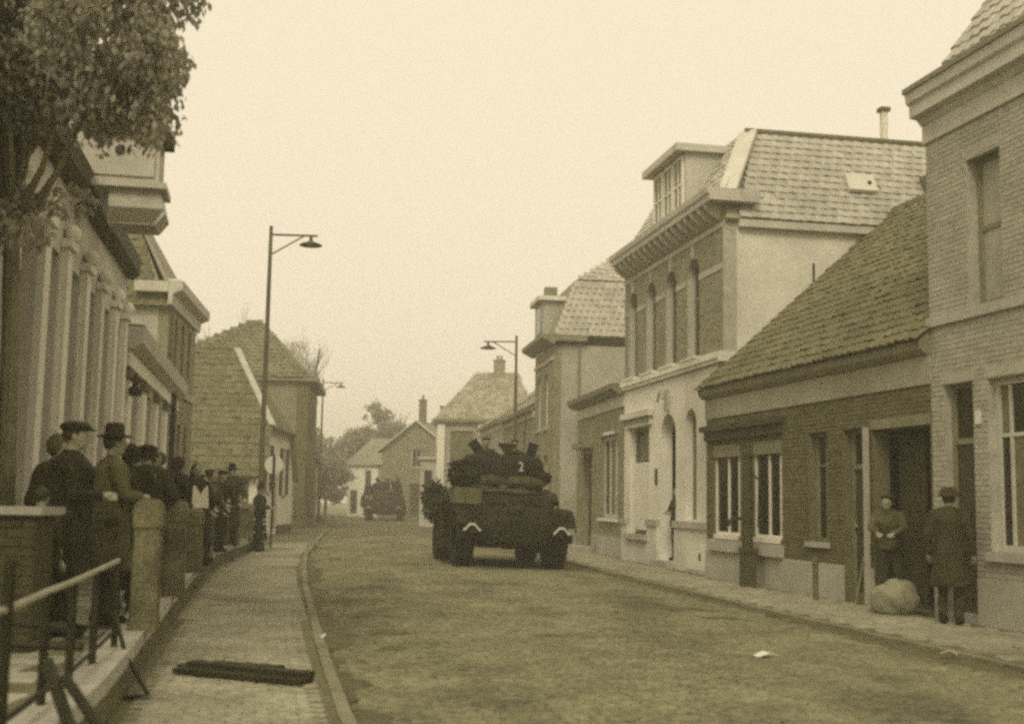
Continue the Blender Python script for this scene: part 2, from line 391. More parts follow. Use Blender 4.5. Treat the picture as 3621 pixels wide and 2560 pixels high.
# ------------------------------------------------------------------ house helpers (local x: along the facade, left to right from the street; y: into the house)
HM = {}
def house(name, A, B, label, cat='house', z=0.0):
    u = Vector((B[0]-A[0], B[1]-A[1])); rz = math.atan2(u.y, u.x)
    t = thing(name, label, cat, (A[0], A[1], z), rz)
    HM[t.name] = Matrix.Translation((A[0], A[1], z)) @ Matrix.Rotation(rz, 4, 'Z')
    return t, u.length
def arch_half(op, z):
    """left and right limits of an opening at height z (None when the row is clear of it)"""
    x0, x1, z0, z1 = op[:4]; a = op[4] if len(op) > 4 else 0
    if z < z0 or z > z1: return None
    if a and z > z1-a:
        c = (x0+x1)/2; hw = (x1-x0)/2; t = (z-(z1-a))/a
        k = hw*math.sqrt(max(0, 1-t*t)); return c-k, c+k
    return x0, x1
def wall(parent, L, z0, z1, ops, m, t=0.28, y0=0.0, name='wall', x_start=0.0):
    xs = sorted({x_start, L} | {o[0] for o in ops} | {o[1] for o in ops}); zs = sorted({z0, z1} | {o[2] for o in ops} | {o[3] for o in ops})
    xs = [x for x in xs if x_start <= x <= L]; zs = [z for z in zs if z0 <= z <= z1]
    mb = MB()
    for i in range(len(xs)-1):
        for j in range(len(zs)-1):
            cx, cz = (xs[i]+xs[i+1])/2, (zs[j]+zs[j+1])/2
            if any(o[0] < cx < o[1] and o[2] < cz < o[3] for o in ops): continue
            a, b, c, d = xs[i], xs[i+1], zs[j], zs[j+1]
            mb.add([(a,y0,c),(b,y0,c),(b,y0,d),(a,y0,d),(a,y0+t,c),(b,y0+t,c),(b,y0+t,d),(a,y0+t,d)], [(0,1,2,3),(7,6,5,4)])
    for o in ops:
        a, b, c, d = o[:4]
        mb.add([(a,y0,c),(b,y0,c),(b,y0,d),(a,y0,d),(a,y0+t,c),(b,y0+t,c),(b,y0+t,d),(a,y0+t,d)], [(0,4,5,1),(1,5,6,2),(2,6,7,3),(3,7,4,0)])
        if len(o) > 4 and o[4]:
            r = o[4]; cx = (a+b)/2; hw = (b-a)/2; n = 8
            for sgn in (-1, 1):
                pts = [(cx+sgn*hw, d)]
                for k in range(n+1):
                    an = PI/2*k/n; pts.append((cx+sgn*hw*math.cos(an), d-r+r*math.sin(an)))
                vs = [(x, y0, z) for x, z in pts] + [(x, y0+t, z) for x, z in pts]; q = len(pts)
                fs = [(0, k, k+1) for k in range(1, q-1)] + [(k, k+1, k+1+q, k+q) for k in range(1, q-1)]
                mb.add(vs, fs)
    mb.add([(x_start,y0,z0),(x_start,y0+t,z0),(x_start,y0+t,z1),(x_start,y0,z1)], [(0,1,2,3)])
    mb.add([(L,y0,z0),(L,y0+t,z0),(L,y0+t,z1),(L,y0,z1)], [(3,2,1,0)])
    mb.add([(x_start,y0,z1),(L,y0,z1),(L,y0+t,z1),(x_start,y0+t,z1)], [(0,1,2,3)])
    return mb.build(name, m, parent)
BRICKS = {}
def bricks(hs, wl, x0, x1, z0, z1, ops, m, nobj=300, y0=0.0, bl=0.22, bh=0.070, view=True):
    key = (m.name, bl, bh)
    if key not in BRICKS:
        mb = MB().box(0, bl-0.011, -0.009, 0.004, 0, bh-0.011); me = bpy.data.meshes.new('brick'); me.from_pydata(mb.v, [], mb.f); me.materials.append(m); BRICKS[key] = me
    me = BRICKS[key]; HMm = HM[hs.name]; cells = []
    row = 0; z = z0
    while z + bh <= z1 + 1e-6:
        zc = z + bh/2; cuts = sorted(q for q in (arch_half(o, zc) for o in ops) if q)
        x = x0 - (bl/2 if row % 2 else 0)
        while x < x1:
            a, b = max(x, x0), min(x+bl, x1); segs = [(a, b)]
            for c, d in cuts:
                ns = []
                for p, q in segs:
                    if d <= p or c >= q: ns.append((p, q)); continue
                    if c - p > 0.03: ns.append((p, c))
                    if q - d > 0.03: ns.append((d, q))
                segs = ns
            for p, q in segs:
                if q-p > 0.035: cells.append((p, q, z))
            x += bl
        z += bh; row += 1
    if view: cells = [c for c in cells if in_view(*(HMm @ Vector((c[0], y0, c[2]))))]
    full = [c for c in cells if c[1]-c[0] > bl-0.002]
    full.sort(key=lambda c: (HMm @ Vector((c[0], y0, c[2])) - Vector((0, 0, 1.5))).length)
    chosen = set(full[:nobj]); mb = MB()
    for c in cells:
        dz = random.uniform(-0.0015, 0.0015); pr = random.uniform(-0.003, 0.003)
        if c in chosen:
            o = bpy.data.objects.new('brick', me); C.objects.link(o); o.parent = wl; o.location = (c[0], y0+pr, c[2]+dz)
        else: mb.box(c[0], c[1]-0.011, y0-0.009+pr, y0+0.004, c[2]+dz, c[2]+dz+bh-0.011)
    if mb.v:
        o = mb.build('brickwork', m, wl); o['kind'] = 'stuff'
def window(parent, x0, x1, z0, z1, y=0.12, fm=None, gm=None, vb=(), hb=(), fw=0.06, bw_=0.03, sill=None, sill_m=None, depth=0.07, sill_h=0.09, sill_out=0.08, side=0.05):
    fm = fm or M['wood_white']; gm = gm or M['glass']
    mb = MB()
    mb.box(x0, x0+fw, y, y+depth, z0, z1).box(x1-fw, x1, y, y+depth, z0, z1)
    mb.box(x0+fw, x1-fw, y, y+depth, z0, z0+fw).box(x0+fw, x1-fw, y, y+depth, z1-fw, z1)
    X = [x0+fw] + [x0+(x1-x0)*k for k in vb] + [x1-fw]; Z = [z0+fw] + [z0+(z1-z0)*k for k in hb] + [z1-fw]
    for k in vb: xx = x0+(x1-x0)*k; mb.box(xx-bw_/2, xx+bw_/2, y+0.012, y+depth-0.01, z0+fw, z1-fw)
    for k in hb: zz = z0+(z1-z0)*k; mb.box(x0+fw, x1-fw, y+0.016, y+depth-0.014, zz-bw_/2, zz+bw_/2)
    wd = mb.build('window', fm, parent)
    for i in range(len(X)-1):
        for j in range(len(Z)-1):
            g2 = gm[(i+j) % len(gm)] if isinstance(gm, (list, tuple)) else gm
            box('pane', g2, wd, X[i]-0.004, X[i+1]+0.004, y+depth*0.55, y+depth*0.55+0.008, Z[j]-0.004, Z[j+1]+0.004)
    if sill: box('sill', sill_m or M['stone'], wd, x0-side, x1+side, -sill_out, y+0.02, z0-sill_h, z0-0.002)
    return wd
def door(parent, x0, x1, z0, z1, y=0.14, m=None, fm=None, transom=0.0, panels=True):
    m = m or M['wood_dark']; fm = fm or M['wood_mid']; fw = 0.07; zt = z1-transom
    mb = MB().box(x0, x0+fw, y, y+0.08, z0, z1).box(x1-fw, x1, y, y+0.08, z0, z1).box(x0+fw, x1-fw, y, y+0.08, z1-fw, z1)
    if transom: mb.box(x0+fw, x1-fw, y, y+0.08, zt-0.04, zt+0.04)
    fr = mb.build('door_frame', fm, parent)
    lf = MB().box(x0+fw+0.004, x1-fw-0.004, y+0.03, y+0.07, z0+0.01, zt-(0.045 if transom else fw)).build('door', m, parent)
    if panels:
        h = zt-z0; w_ = x1-x0-2*fw
        for (a, b) in ((0.08, 0.40), (0.46, 0.93)):
            box('panel', m, lf, x0+fw+0.14*w_, x1-fw-0.14*w_, y+0.015, y+0.028, z0+h*a, z0+h*b)
        MB().ell((x0+fw+0.1*w_, y+0.005, z0+1.05), (0.03, 0.03, 0.03)).build('handle', M['iron_pale'], lf)
    if transom: box('pane', M['glass'], fr, x0+fw-0.003, x1-fw+0.003, y+0.05, y+0.058, zt+0.04, z1-fw+0.003)
    return lf
def tile_shape(tw, th, lip=0.028, amp=1.0):
    prof = [(0.0, 0.012), (0.22, 0.040), (0.45, 0.046), (0.72, 0.010), (1.06, 0.0)]
    prof = [(p, h*amp) for p, h in prof]; vs = []
    for p, h in prof: vs.append((p*tw, 0.0, h+lip))
    for p, h in prof: vs.append((p*tw, th*1.14, h))
    for p, h in prof: vs.append((p*tw, 0.0, h-0.006))
    n = len(prof)
    fs = [(i, i+1, i+n+1, i+n) for i in range(n-1)] + [(i+2*n, i+1+2*n, i+1, i) for i in range(n-1)]
    return vs, fs
TILES = {}
def tiles(hs, roof, P0, U, V, ulo, uhi, vmax, m, tw=0.24, th=0.30, nobj=0, keep=None, jit=0.006, amp=0.7):
    U = Vector(U).normalized(); V = Vector(V).normalized(); Nn = U.cross(V).normalized(); P0 = Vector(P0)
    key = (m.name, tw, th, amp)
    vs, fs = tile_shape(tw, th, amp=amp)
    if key not in TILES:
        me = bpy.data.meshes.new('tile'); me.from_pydata(vs, [], fs); me.materials.append(m); TILES[key] = me
    me = TILES[key]; HMm = HM[hs.name]; B3 = Matrix((U, V, Nn)).transposed()
    V0 = np.array(vs); allv = []; objs = 0; cand = []
    nrow = int(vmax/th)
    for j in range(nrow+1):
        v = j*th
        if v > vmax-0.05: break
        a = ulo(v+th/2) if callable(ulo) else ulo; b = uhi(v+th/2) if callable(uhi) else uhi
        k = int((b-a)/tw)
        for i in range(k+1):
            uu = a + i*tw
            if uu + tw*0.6 > b: continue
            if keep and not keep(uu+tw/2, v+th/2): continue
            p = P0 + U*uu + V*v
            if not in_view(*(HMm @ p)): continue
            cand.append((p, uu, v))
    cand.sort(key=lambda c: (HMm @ c[0] - Vector((0, 0, 1.5))).length)
    Bn = np.array(B3)
    for idx, (p, uu, v) in enumerate(cand):
        dn = random.gauss(0, jit); tilt = random.gauss(0, 0.01); p = p + Nn*(0.01+dn) + V*random.gauss(0, jit*1.2) + U*random.gauss(0, jit*0.7)
        if idx < nobj:
            o = bpy.data.objects.new('tile', me); C.objects.link(o); o.parent = roof
            o.matrix_local = Matrix.Translation(p) @ (B3.to_4x4()) @ Matrix.Rotation(tilt, 4, 'Y')
        else:
            Q = V0.copy(); Q[:,2] += -Q[:,0]*tilt
            allv.append(Q @ Bn.T + np.array(p))
    if allv:
        nv = len(V0); cnt = len(allv)
        F = np.array(fs)[None] + (np.arange(cnt)*nv)[:,None,None]
        me2 = bpy.data.meshes.new('tiling'); me2.from_pydata(np.concatenate(allv).tolist(), [], F.reshape(-1, 4).tolist())
        o = link('tiling', me2, m, roof); o['kind'] = 'stuff'
def slab(name, m, parent, pts, th=0.06):
    a = [Vector(p) for p in pts]; n = (a[1]-a[0]).cross(a[2]-a[0]).normalized()
    if n.z < 0: n = -n
    return MB().poly_prism(a, -n*th).build(name, m, parent)
def body(parent, L, D, H, m, m_side=None, t=0.25, back=True, y0=0.28, left=True, right=True):
    """side and back walls behind a front wall"""
    m2 = m_side or m
    if left: box('side_wall', m2, parent, 0.004, t, y0+0.002, D-t-0.002, -0.2, H)
    if right: box('side_wall', m2, parent, L-t, L-0.004, y0+0.002, D-t-0.002, -0.2, H)
    if back: box('back_wall', m2, parent, 0.002, L-0.002, D-t, D, -0.2, H)
    box('floor', M['wood_dark'], parent, t+0.01, L-t-0.01, y0+0.01, D-t-0.01, 0.02, 0.08)
def chimney(parent, x, y, z0, z1, w_=0.55, m=None, pots=1, name='chimney'):
    m = m or M['far_brick']
    c = MB().box(x-w_/2, x+w_/2, y-w_/2, y+w_/2, z0, z1).build(name, m, parent)
    box('cap', M['stone_dark'], c, x-w_/2-0.05, x+w_/2+0.05, y-w_/2-0.05, y+w_/2+0.05, z1+0.002, z1+0.09)
    for k in range(pots):
        px = x + (k-(pots-1)/2)*0.26
        MB().lathe([(0.0,0),(0.11,0),(0.09,0.34),(0.11,0.36),(0.0,0.37)], (px, y, z1+0.09), n=10).build('chimney_pot', m, c)
    return c
# ------------------------------------------------------------------ RIGHT SIDE
def band(name, m, parent, L, z0, z1, outw, x0=0.0, y1=-0.003): return box(name, m, parent, x0, L, -outw, y1, z0, z1)
# tall brick house at the right edge
h, L = house('brick_house', (6.0,17.06), (7.5,10.1), 'tall brick house with pale cornice at the right edge of the street')
ops = [(0.30,1.01,0.10,3.22),(1.34,3.25,0.95,3.20),(0.98,1.74,4.22,6.28),(3.3,4.06,4.22,6.28),(4.2,5.2,0.1,3.22),(5.5,6.6,0.95,3.2),(5.5,6.3,4.22,6.28)]
wl = wall(h, L, -0.2, 6.76, ops, M['mortar'])
bricks(h, wl, 0.0, L, 0.62, 4.04, ops, M['brick'], 170); bricks(h, wl, 0.0, L, 4.22, 6.74, ops, M['brick'], 130)
body(h, L, 7.0, 6.76, M['far_brick'])
box('plinth', M['plaster_grey'], h, 1.03, 4.18, -0.03, -0.002, -0.2, 0.60); box('plinth', M['plaster_grey'], h, 0.0, 0.28, -0.03, -0.002, -0.2, 0.60)
box('belt_course', M['stone'], h, -0.02, L, -0.06, -0.002, 4.06, 4.20)
for x0, x1 in ((0.25,1.06),(1.29,3.30)): box('lintel', M['brick'], h, x0, x1, -0.012, -0.002, 3.22, 3.36)
box('frieze', M['wood_pale'], h, -0.02, L, -0.05, 0.26, 6.765, 7.04)
mb = MB().poly_prism([(-0.04,0.28,7.045),(-0.04,-0.06,7.045),(-0.04,-0.12,7.13),(-0.04,-0.24,7.15),(-0.04,-0.24,7.32),(-0.04,-0.29,7.36),(-0.04,-0.31,7.50),(-0.04,0.28,7.50)], (L+0.04,0,0))
mb.build('cornice', M['wood_pale'], h)
box('gutter', M['zinc'], h, -0.06, L, -0.34, -0.05, 7.503, 7.58)
door(h, 0.30, 1.01, 0.10, 3.22, 0.12, M['wood_dark'], M['wood_mid'], 0.80)
window(h, 1.34, 3.25, 0.95, 3.20, 0.10, M['wood_pale'], [M['glass'], M['curtain']], vb=(0.16,0.55), hb=(0.67,), fw=0.09, bw_=0.05, sill=True, sill_h=0.12)
wd = window(h, 0.98, 1.74, 4.22, 6.28, 0.16, M['wood_mid'], M['blind'], hb=(0.52,), fw=0.08, bw_=0.07)
window(h, 3.3, 4.06, 4.22, 6.28, 0.16, M['wood_mid'], M['blind'], hb=(0.52,), fw=0.08, bw_=0.07)
box('lintel', M['brick'], h, 0.92, 1.80, -0.012, -0.002, 6.285, 6.42)
box('name_plate', M['enamel'], h, 1.07, 1.19, -0.03, -0.010, 2.62, 2.79)
rf = slab('roof', M['tile_far'], h, [(-0.05,0.0,7.50),(L,0.0,7.50),(L,3.4,12.3),(-0.05,3.4,12.3)], 0.08)
slab('roof', M['tile_far'], h, [(L,6.9,7.5),(-0.05,6.9,7.5),(-0.05,3.45,12.3),(L,3.45,12.3)], 0.08)
MB().poly_prism([(0.02,0.1,6.77),(0.02,6.9,6.77),(0.02,6.9,7.3),(0.02,3.4,11.9),(0.02,0.1,7.3)], (0.2,0,0)).build('gable', M['far_brick'], h)
tiles(h, rf, (-0.06,0.0,7.52), (1,0,0), (0,3.4,4.8), 0.0, L, 5.7, M['tile'], 0.24, 0.30, 200)

# low house with the steep tiled roof
h, L = house('low_house', (4.14,25.35), (6.0,17.06), 'low dark brick house with long steep tiled roof and open gateway')
ops = [(0.39,1.75,0.88,2.72),(2.34,3.62,0.88,2.72),(4.67,5.36,0.90,2.74),(5.90,6.54,0.14,2.74),(6.84,8.44,0.03,2.68)]
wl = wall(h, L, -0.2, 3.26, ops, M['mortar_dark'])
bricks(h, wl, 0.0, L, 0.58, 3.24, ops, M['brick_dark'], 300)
body(h, L, 8.6, 3.9, M['far_brick_dark'])
for x0, x1 in ((0.0,5.88),(6.56,6.82)): box('plinth', M['plaster_grey'], h, x0, x1, -0.035, -0.002, -0.2, 0.56)
box('frieze', M['band'], h, 0.0, L, -0.04, 0.25, 3.262, 3.68)
mb = MB().poly_prism([(-0.06,0.0,3.685),(-0.06,-0.08,3.685),(-0.06,-0.16,3.76),(-0.06,-0.19,3.88),(-0.06,0.0,3.88)], (L+0.06,0,0)); mb.build('gutter', M['wood_mid'], h)
mb = MB().box(0.08,3.70,-0.10,-0.002,2.80,2.98).box(0.04,3.74,-0.20,-0.002,2.983,3.10); mb.build('lintel', M['wood_dark'], h)
for x0, x1 in ((0.39,1.75),(2.34,3.62)):
    window(h, x0, x1, 0.90, 2.70, 0.04, M['wood_white'], M['glass'], vb=(0.48,0.86), fw=0.05, bw_=0.06, sill=True, sill_m=M['wood_white'], sill_h=0.09, sill_out=0.05, side=-0.1)
    box('window_base', M['stone'], h, x0-0.12, x1+0.06, -0.12, -0.002, 0.57, 0.79)
    box('sun_blind', M['wood_mid'], h, x0+0.02, x1-0.02, -0.01, 0.035, 2.45, 2.70)
window(h, 4.67, 5.36, 0.90, 2.74, 0.14, M['wood_mid'], M['glass'], vb=(0.5,), hb=(0.7,), sill=True)
door(h, 5.90, 6.54, 0.14, 2.74, 0.14, M['wood_dark'], M['wood_mid'], 0.6)
box('pilaster', M['plaster_grey'], h, 6.60, 6.78, -0.05, -0.036, 0.0, 2.74)
box('gate_lintel', M['wood_mid'], h, 6.80, 8.46, -0.03, -0.002, 2.69, 2.84)
g1 = MB()
for k in range(5): g1.box(6.86+k*0.15, 7.0+k*0.15, 0.42, 0.46, 0.1, 2.62)
g1.build('gate_leaf', M['wood_dark'], h)
box('back_partition', M['wood_dark'], h, 6.5, 8.46, 3.0, 3.1, 0.1, 3.2)
rf = slab('roof', M['tile_far'], h, [(-0.05,-0.18,3.89),(L,-0.18,3.89),(L,4.37,8.0),(-0.05,4.37,8.0)], 0.10)
slab('roof', M['tile_far'], h, [(L,8.7,3.9),(-0.08,8.7,3.9),(-0.08,4.42,8.0),(L,4.42,8.0)], 0.10)
for xx in (0.02, L-0.22): MB().poly_prism([(xx,0.1,3.3),(xx,8.5,3.3),(xx,8.5,3.8),(xx,4.37,7.85),(xx,0.1,3.95)], (0.2,0,0)).build('gable', M['far_brick_dark'], h)
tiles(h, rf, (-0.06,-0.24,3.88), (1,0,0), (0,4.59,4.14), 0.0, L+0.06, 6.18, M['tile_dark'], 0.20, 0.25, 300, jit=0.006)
MB().tube([(-0.08,4.4,8.05),(L,4.4,8.05)], 0.10, 8).build('ridge_tiles', M['tile_dark'], h)

# white and brick two-storey house
h, L = house('two_storey_house', (3.1,32.72), (4.5,25.35), 'two-storey house, whitewashed ground floor, brick upper floor and mansard roof')
low = [(0.55,2.25,0.70,3.45),(3.2,4.35,0.15,3.65,0.55),(5.05,5.80,1.14,3.66,0.36)]
upo = [(c-0.40, c+0.40, 4.78, 7.12, 0.38) for c in (0.78,2.38,3.98,5.60)]
w1 = wall(h, L, -0.2, 4.50, low, M['plaster_white'], 0.30)
w2 = wall(h, L, 4.50, 7.60, upo, M['mortar'], 0.30, name='upper_wall')
bricks(h, w2, 0.0, L, 4.76, 7.42, upo, M['brick_red'], 300)
box('side_wall', M['plaster'], h, L-0.28, L-0.003, 0.303, 8.8, -0.2, 7.60)
box('side_wall', M['far_brick'], h, 0.003, 0.28, 0.303, 8.8, -0.2, 7.60)
box('back_wall', M['far_brick'], h, 0.0, L, 8.8, 9.05, -0.2, 7.6); box('floor', M['wood_dark'], h, 0.3, L-0.3, 0.31, 8.7, 4.2, 4.4)
box('wall_anchor', M['iron'], h, L-0.001, L+0.02, 2.05, 2.09, 6.35, 6.75); box('wall_anchor', M['iron'], h, L-0.001, L+0.02, 4.35, 4.39, 6.45, 6.85)
mb = MB().box(-0.02,L+0.02,-0.10,-0.002,4.52,4.60).box(-0.02,L+0.04,-0.14,-0.002,4.603,4.74); mb.build('belt_course', M['plaster_white'], h)
box('belt_course', M['plaster_white'], h, L+0.0, L+0.05, -0.14, 0.9, 4.52, 4.74)
box('string_course', M['stone'], h, 0.0, L+0.01, -0.04, -0.010, 7.43, 7.51)
xs = [0.0] + [v for c in (0.78,2.38,3.98,5.60) for v in (c-0.42, c+0.42)] + [L]
for i in range(0, len(xs)-1, 2): box('string_course', M['stone'], h, xs[i], xs[i+1], -0.03, -0.010, 6.52, 6.66)
for c in (0.78,2.38,3.98,5.60):
    MB().poly_prism([(c-0.09,-0.035,7.10),(c+0.09,-0.035,7.10),(c+0.12,-0.035,7.42),(c-0.12,-0.035,7.42)], (0,0.03,0)).build('keystone', M['stone'], h)
    window(h, c-0.40, c+0.40, 4.78, 7.12, 0.17, M['wood_mid'], M['glass'], vb=(0.5,), hb=(0.62,), fw=0.06, bw_=0.05)
    box('jamb', M['wood_pale'], h, c-0.40, c-0.34, 0.05, 0.16, 4.78, 6.72)
    box('sill', M['plaster_white'], h, c-0.50, c+0.50, -0.16, 0.16, 4.743, 4.80)
# cornice with brackets
cor = MB().poly_prism([(-0.05,0.0,7.95),(-0.05,-0.40,7.95),(-0.05,-0.41,8.06),(-0.05,-0.46,8.10),(-0.05,-0.48,8.22),(-0.05,0.3,8.22),(-0.05,0.3,7.95)], (L+0.05+0.30,0,0)).build('cornice', M['wood_pale'], h)
box('frieze', M['wood_mid'], h, 0.0, L, -0.03, 0.28, 7.602, 7.948)
for k in range(17):
    x = 0.15 + k*(L-0.3)/16
    MB().poly_prism([(x-0.07,-0.032,7.62),(x-0.07,-0.15,7.68),(x-0.07,-0.34,7.84),(x-0.07,-0.38,7.946),(x-0.07,-0.032,7.946)], (0.14,0,0)).build('bracket', M['wood_pale'], cor)
MB().poly_prism([(L+0.002,0.31,7.95),(L+0.28,0.31,7.95),(L+0.30,0.31,8.10),(L+0.30,0.31,8.21),(L+0.002,0.31,8.21)], (0,0.42,0)).build('cornice_return', M['wood_pale'], h)
box('eave_board', M['wood_pale'], h, L-0.001, L+0.16, 0.32, 9.0, 7.44, 7.60)
# mansard roof: near slope, street slope, flat top
sl = slab('roof', M['tile_far'], h, [(L+0.14,0.0,7.61),(L+0.14,9.0,7.61),(L-1.2,9.0,9.95),(L-1.2,1.05,9.95)], 0.06)
tiles(h, sl, (L+0.16,0.0,7.62), (0,1,0), (-1.34,0,2.34), lambda v: 0.30+v/2.70*0.85, 9.0, 2.66, M['tile'], 0.25, 0.205, 300, jit=0.003, amp=0.4)
sf = slab('roof', M['tile_far'], h, [(-0.0,0.0,8.23),(L+0.1,0.0,8.23),(L-1.2,1.03,9.95),(0.0,1.03,9.95)], 0.06)
tiles(h, sf, (0.0,-0.02,8.24), (1,0,0), (0,1.03,1.72), 0.0, lambda v: L-0.1-v/2.0*1.2, 1.98, M['tile'], 0.25, 0.205, 0)
box('roof_deck', M['zinc'], h, 0.0, L-1.21, 1.06, 8.9, 9.88, 9.97)
MB().bar((L+0.10,0.06,8.20), (L-1.18,1.06,9.98), 0.42, 0.07, (0.6,-0.6,0.5)).build('hip_flashing', M['lead'], h)
MB().tube([(L-1.2,1.0,9.99),(L-1.2,9.0,9.99)], 0.09, 8).build('ridge_tiles', M['tile_dark'], h)
MB().poly_prism([(0.003,0.1,7.61),(0.003,8.8,7.61),(0.003,8.8,9.86),(0.003,1.1,9.86),(0.003,0.12,8.2)], (0.2,0,0)).build('party_wall', M['far_brick'], h)
# skylight and stacks on the near slope
V = Vector((-1.34,0,2.34)).normalized(); Nn = Vector((V.z,0,-V.x)); P = Vector((L+0.16,3.05,7.62)) + V*0.95 + Nn*0.06
MB().add([P, P+Vector((0,0.68,0)), P+Vector((0,0.68,0))+V*0.5, P+V*0.5] + [q+Nn*0.10 for q in (P, P+Vector((0,0.68,0)), P+Vector((0,0.68,0))+V*0.5, P+V*0.5)],
   [(0,1,2,3),(7,6,5,4),(0,4,5,1),(1,5,6,2),(2,6,7,3),(3,7,4,0)]).build('skylight', M['lead'], h)
MB().ell(P+V*0.22+Vector((0,0.52,0))+Nn*0.11, (0.05,0.05,0.05)).build('skylight_knob', M['iron'], h)
box('vent_stack', M['stone_dark'], h, L-0.55, L-0.25, 4.95, 5.20, 8.1, 9.0)
chimney(h, L-1.4, 4.55, 9.9, 10.8, 0.14, M['plaster'], 0)
# dormer
d = box('dormer', M['wood_pale'], h, 3.0, 5.35, -0.10, 2.2, 8.225, 9.70)
MB().poly_prism([(2.75,-0.38,9.703),(5.5,-0.38,9.703),(5.48,-0.38,9.88),(2.77,-0.38,9.88)], (0,2.7,0)).build('roof', M['wood_pale'], d)
for k in range(3):
    x0 = 3.2+k*0.70
    x0 = 3.06+k*0.76; y0, y1 = -0.17, -0.103
    wd = MB().box(x0,x0+0.06,y0,y1,8.30,9.66).box(x0+0.62,x0+0.68,y0,y1,8.30,9.66).box(x0+0.06,x0+0.62,y0,y1,8.30,8.37).box(x0+0.06,x0+0.62,y0,y1,9.58,9.66).box(x0+0.32,x0+0.36,y0+0.01,y1,8.37,9.58).box(x0+0.06,x0+0.32,y0+0.015,y1,8.96,9.0).box(x0+0.36,x0+0.62,y0+0.015,y1,8.96,9.0).build('window', M['wood_white'], d)
    box('pane', M['curtain'], wd, x0+0.05, x0+0.63, y1-0.02, y1-0.01, 8.36, 9.59)
# ground floor openings
wd = window(h, 0.55, 2.25, 0.72, 3.45, 0.16, M['wood_mid'], [M['curtain'], M['glass']], vb=(0.33,0.66), hb=(0.70,), fw=0.08, bw_=0.05)
box('blind', M['wood_white'], wd, 0.66, 2.14, 0.13, 0.16, 0.80, 2.55)
mb = MB().box(0.10,2.60,-0.16,-0.002,3.70,3.86).box(0.20,2.50,-0.08,-0.002,3.47,3.698); mb.build('lintel', M['plaster'], h)
for k in range(12): x = 0.26+k*0.19; box('dentil', M['wood_mid'], h, x, x+0.09, -0.13, -0.081, 3.56, 3.696)
dr = door(h, 3.2, 4.35, 0.15, 3.64, 0.62, M['wood_dark'], M['wood_mid'], 0.95)
box('doorstep', M['stone'], h, 3.15, 4.40, -0.25, 0.24, -0.1, 0.148)
MB().bar((3.78,-0.02,4.08),(3.78,-0.22,4.22),0.06,0.06).bar((3.78,-0.22,4.22),(3.55,-0.2,3.95),0.05,0.05).bar((3.78,-0.22,4.22),(4.0,-0.2,3.98),0.05,0.05).box(3.70,3.86,-0.08,-0.002,3.72,4.25).build('door_ornament', M['plaster_grey'], h)
window(h, 5.05, 5.80, 1.14, 3.66, 0.18, M['wood_mid'], M['curtain'], vb=(0.5,), hb=(0.64,), fw=0.06, bw_=0.05)
box('mail_slot', M['iron'], h, 2.82, 2.94, -0.03, -0.002, 1.95, 2.35)
for x0, x1 in ((-0.0,0.50),(2.28,3.12),(4.42,L+0.02)):
    box('plinth', M['plaster'], h, x0, x1, -0.07, -0.002, -0.2, 0.94); box('plinth_moulding', M['stone'], h, x0-0.01, x1+0.01, -0.12, -0.003, 0.943, 1.10)
box('plinth', M['plaster'], h, 0.503, 2.277, -0.06, -0.002, -0.2, 0.55); box('sill', M['stone'], h, 0.45, 2.35, -0.16, 0.16, 0.56, 0.70)
box('plinth_panel', M['plaster_white'], h, 5.3, 6.9, -0.085, -0.071, 0.05, 0.62)
box('air_grate', M['iron'], h, 6.2, 6.3, -0.10, -0.086, 0.28, 0.42)

# small house between the two tall ones
h, L = house('narrow_brick_house', (2.2,39.1), (3.1,32.72), 'narrow brick house with three-light window between the two tall houses')
ops = [(0.9,2.2,0.15,3.0),(3.4,5.7,1.05,3.42)]
wl = wall(h, L, -0.2, 4.12, ops, M['far_brick'])
body(h, L, 7, 4.1, M['far_brick'])
box('plinth', M['plaster_grey'], h, 2.25, L, -0.03, -0.002, -0.2, 0.55); box('frieze', M['wood_pale'], h, 0, L, -0.04, 0.2, 4.122, 4.46)
MB().poly_prism([(-0.2,0.0,4.463),(-0.2,-0.15,4.463),(-0.2,-0.35,4.60),(-0.2,-0.37,4.74),(-0.2,0.0,4.74)], (L+0.2,0,0)).build('gutter', M['zinc'], h)
window(h, 3.4, 5.7, 1.05, 3.42, 0.12, M['wood_pale'], [M['glass'], M['curtain']], vb=(0.33,0.66), fw=0.12, bw_=0.16, sill=True, sill_m=M['wood_white'])
box('lintel', M['wood_white'], h, 3.9, 5.2, -0.03, -0.002, 3.43, 3.52)
door(h, 0.9, 2.2, 0.15, 3.0, 0.14, M['wood_dark'], M['wood_mid'], 0.5)
box('canopy', M['wood_mid'], h, 0.7, 2.4, -0.35, -0.002, 3.15, 3.32); box('doorstep', M['stone'], h, 0.7, 2.4, -0.4, 0.1, -0.1, 0.146)
rf = slab('roof', M['tile_far'], h, [(-0.1,-0.2,4.74),(L,-0.2,4.74),(L,3.5,6.0),(-0.1,3.5,6.0)], 0.08)
slab('roof', M['tile_far'], h, [(L,7.1,4.3),(-0.1,7.1,4.3),(-0.1,3.55,6.0),(L,3.55,6.0)], 0.08)

